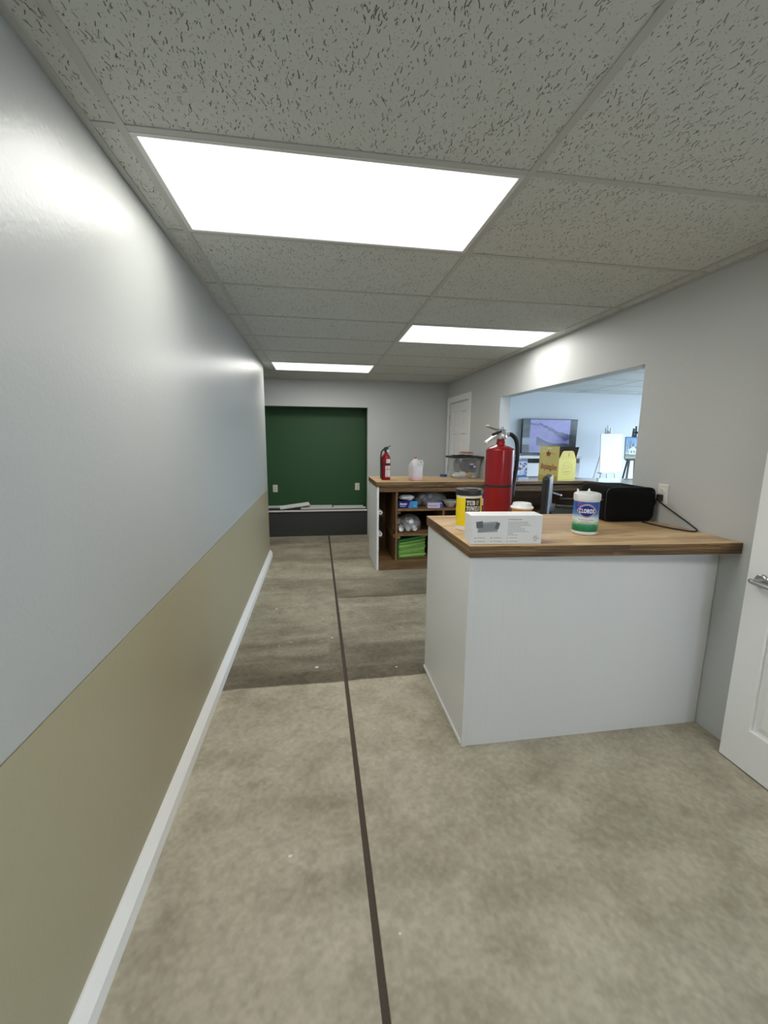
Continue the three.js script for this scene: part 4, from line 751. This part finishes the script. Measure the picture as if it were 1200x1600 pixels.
{
  const t = thing('brochure_holder', 'brochure stand with blue and pink prints beside the hose', 'brochures', [3.03, TOP, -3.50], 0.15);
  const tex = canvasTex(256, 512, (g, w, h) => {
    g.fillStyle = '#cdd3e6'; g.fillRect(0, 0, w, h); const R = rng(151);
    g.fillStyle = '#6c83b4'; g.fillRect(0, 0, w, 70); g.fillStyle = '#27365e'; g.fillRect(14, 230, 70, 90);
    for (let i = 0; i < 46; i++) { g.fillStyle = ['#e3c5cc', '#8ea6d6', '#3f6cae', '#f3f1f2', '#b26f86', '#26385f'][Math.floor(R() * 6)]; g.beginPath(); g.ellipse(R() * w, 90 + R() * (h - 110), 10 + R() * 34, 8 + R() * 26, R() * 3, 0, 7); g.fill(); }
    g.fillStyle = '#2f6cb6'; g.fillRect(0, h - 60, w, 60);
  });
  mesh('stand', [bx(-0.075, 0.075, 0, 0.02, -0.05, 0.05, 0.002), bx(-0.075, 0.075, 0.02, 0.24, -0.012, 0.0, 0.002)], STD({ color: rgb(0.6, 0.64, 0.72), roughness: 0.3 }), t);
  mesh('brochure', bx(-0.072, 0.072, 0.0215, 0.245, 0.0005, 0.013, 0.001), STD({ color: rgb(0.7, 0.72, 0.8), roughness: 0.4 }), t);
  mesh('print', new THREE.PlaneGeometry(0.142, 0.222).translate(0, 0.133, 0.0136), STD({ map: tex, roughness: 0.4 }), t);
}
/* ---------- across the lobby ---------- */
{
  const t = thing('television', 'large wall television showing a hazy purple hillside', 'television', [4.60, 1.575, -5.72]);
  const w = 1.045, h = 0.60;
  mesh('housing', [bx(-w / 2, w / 2, -h / 2, h / 2, 0.055, 0.095, 0.006, 2), bx(-0.25, 0.25, -0.18, 0.18, 0.001, 0.055, 0.004)], M.blackPlastic, t);
  const tex = dataTex(512, 300, (u, v) => {
    const side = u < 0.13 || u > 0.875, n = fbm(u, v, 7, 6, 4, 161), m = fbm(u, v, 24, 18, 3, 167);
    const ridge = 0.90 - 0.34 * sstep(0.15, 0.9, u) + (fbm(u, 0.3, 16, 4, 3, 163) - 0.5) * 0.14, depth = 0.05 + 0.16 * sstep(0.3, 0.8, u) * fbm(u, 0.7, 9, 4, 2, 165) * 1.6;
    let c = [118 + 34 * n, 114 + 30 * n, 168 + 26 * n];
    if (v > ridge) c = [138 + 18 * n, 136 + 18 * n, 190 + 14 * n]; else if (v > ridge - depth) c = [74 + 30 * m, 76 + 30 * m, 108 + 34 * m];
    const slope = 0.46 - 0.40 * (u - 0.25) + 0.05 * Math.sin(u * 9); if (v < slope && u > 0.26) { const q = sstep(0, 0.22, slope - v); c = [62 + 52 * n * q, 66 + 54 * n * q, 84 + 74 * n * q]; }
    if (v < 0.17 + 0.12 * n - 0.1 * u) c = [112 + 34 * n, 110 + 30 * n, 158 + 20 * n];
    if (side) { const q = 0.20 + 0.40 * n; c = [q * 140, q * 156, q * 156]; if (v < 0.45 && v > 0.24 && u < 0.13) c = [126, 138, 146]; }
    return c;
  }, true, false);
  mesh('screen', new THREE.PlaneGeometry(w - 0.02, h - 0.025).translate(0, 0.003, 0.0956), STD({ map: tex, roughness: 0.25, emissive: rgb(1, 1, 1), emissiveMap: tex, emissiveIntensity: 0.14 }), t);
}
{
  const t = thing('console_cabinet', 'white console cabinet with dark gap below the television', 'cabinet', [4.45, 0, -5.50]);
  mesh('top_slab', bx(-0.56, 0.60, 1.20, 1.245, -0.215, 0.21, 0.004), M.whiteTrim, t);
  mesh('carcass', [bx(-0.54, 0.58, 0, 1.12, -0.21, 0.19, 0.004), bx(-0.54, -0.52, 1.12, 1.20, -0.21, 0.19, 0.002), bx(0.56, 0.58, 1.12, 1.20, -0.21, 0.19, 0.002)], M.whiteTrim, t);
  mesh('gap_lining', bx(-0.52, 0.56, 1.121, 1.199, -0.2, 0.05, 0), M.darkSlot, t);
}
function easel(label, pos, ry, mat, shelfY, w) {
  const t = thing('easel', label, 'easel', pos, ry);
  for (const s of [-1, 1]) mesh('front_leg', bar([s * w * 0.62, 0, 0.14], [s * 0.045, 1.72, -0.04], 0.032, 0.018, 0.003), mat, t);
  mesh('rear_leg', bar([0, 0, -0.52], [0, 1.62, -0.07], 0.028, 0.018, 0.003), mat, t);
  mesh('mast', bar([0, 0.75, 0.035], [0, 1.76, -0.055], 0.026, 0.016, 0.003), mat, t);
  mesh('ledge', bx(-w * 0.5, w * 0.5, shelfY - 0.02, shelfY, 0.035, 0.125, 0.003), mat, t);
  mesh('clamp', bx(-0.025, 0.025, 1.63, 1.67, -0.05, 0.03, 0.004), mat, t);
  return t;
}
const pineWhite = STD({ color: rgb(0.72, 0.70, 0.66), roughness: 0.5 });
easel('pale wooden easel holding the blank white board', [5.36, 0, -5.06], 0.10, pineWhite, 0.985, 0.42);
{
  const b = thing('white_board', 'blank white board standing on the pale easel', 'board', [5.36, 0.987, -5.0], 0.10);
  mesh('panel', bx(-0.215, 0.215, 0, 0.635, -0.006, 0.006, 0.002).rotateX(-0.075).translate(0, 0, 0.03), STD({ color: rgb(0.86, 0.86, 0.86), roughness: 0.3 }), b);
}
easel('black easel holding the house picture beside the pale easel', [5.93, 0, -5.13], -0.10, M.blackPlastic, 1.20, 0.40);
{
  const b = thing('house_picture', 'landscape picture of a white house under blue sky on black easel', 'picture', [5.93, 1.202, -5.07], -0.10);
  const tex = canvasTex(512, 384, (g, w, h) => {
    const gr = g.createLinearGradient(0, 0, 0, h * 0.6); gr.addColorStop(0, '#6e9fd0'); gr.addColorStop(1, '#c4d8e8'); g.fillStyle = gr; g.fillRect(0, 0, w, h);
    g.fillStyle = '#7a8a70'; g.fillRect(0, h * 0.78, w, h * 0.22); g.fillStyle = '#a9a58c'; g.fillRect(0, h * 0.9, w, h * 0.1);
    g.strokeStyle = '#5b5f62'; const R = rng(171); for (let i = 0; i < 26; i++) { const x = R() * w * 0.34; g.lineWidth = 2 + R() * 4; g.beginPath(); g.moveTo(x, h * 0.72); g.lineTo(x + (R() - 0.5) * 70, h * (0.05 + R() * 0.3)); g.stroke(); }
    g.fillStyle = '#6a6f6e'; g.beginPath(); g.moveTo(w * 0.30, h * 0.56); g.lineTo(w * 0.42, h * 0.36); g.lineTo(w * 0.86, h * 0.36); g.lineTo(w * 0.98, h * 0.56); g.fill();
    g.fillStyle = '#e8eef2'; g.fillRect(w * 0.14, h * 0.56, w * 0.80, h * 0.24); g.beginPath(); g.moveTo(w * 0.12, h * 0.58); g.lineTo(w * 0.28, h * 0.42); g.lineTo(w * 0.44, h * 0.58); g.fill();
    g.fillStyle = '#5c7894'; for (const x of [0.2, 0.3, 0.52, 0.63, 0.74, 0.85]) g.fillRect(w * x, h * 0.62, w * 0.05, h * 0.11);
  });
  mesh('panel', bx(-0.25, 0.25, 0, 0.375, -0.006, 0.006, 0.002).rotateX(-0.075).translate(0, 0, 0.02), M.blackPlastic, b);
  mesh('print', new THREE.PlaneGeometry(0.48, 0.355).translate(0, 0.1875, 0.0065).rotateX(-0.075).translate(0, 0, 0.02), STD({ map: tex, roughness: 0.4 }), b);
}

renderer.render(scene, camera);
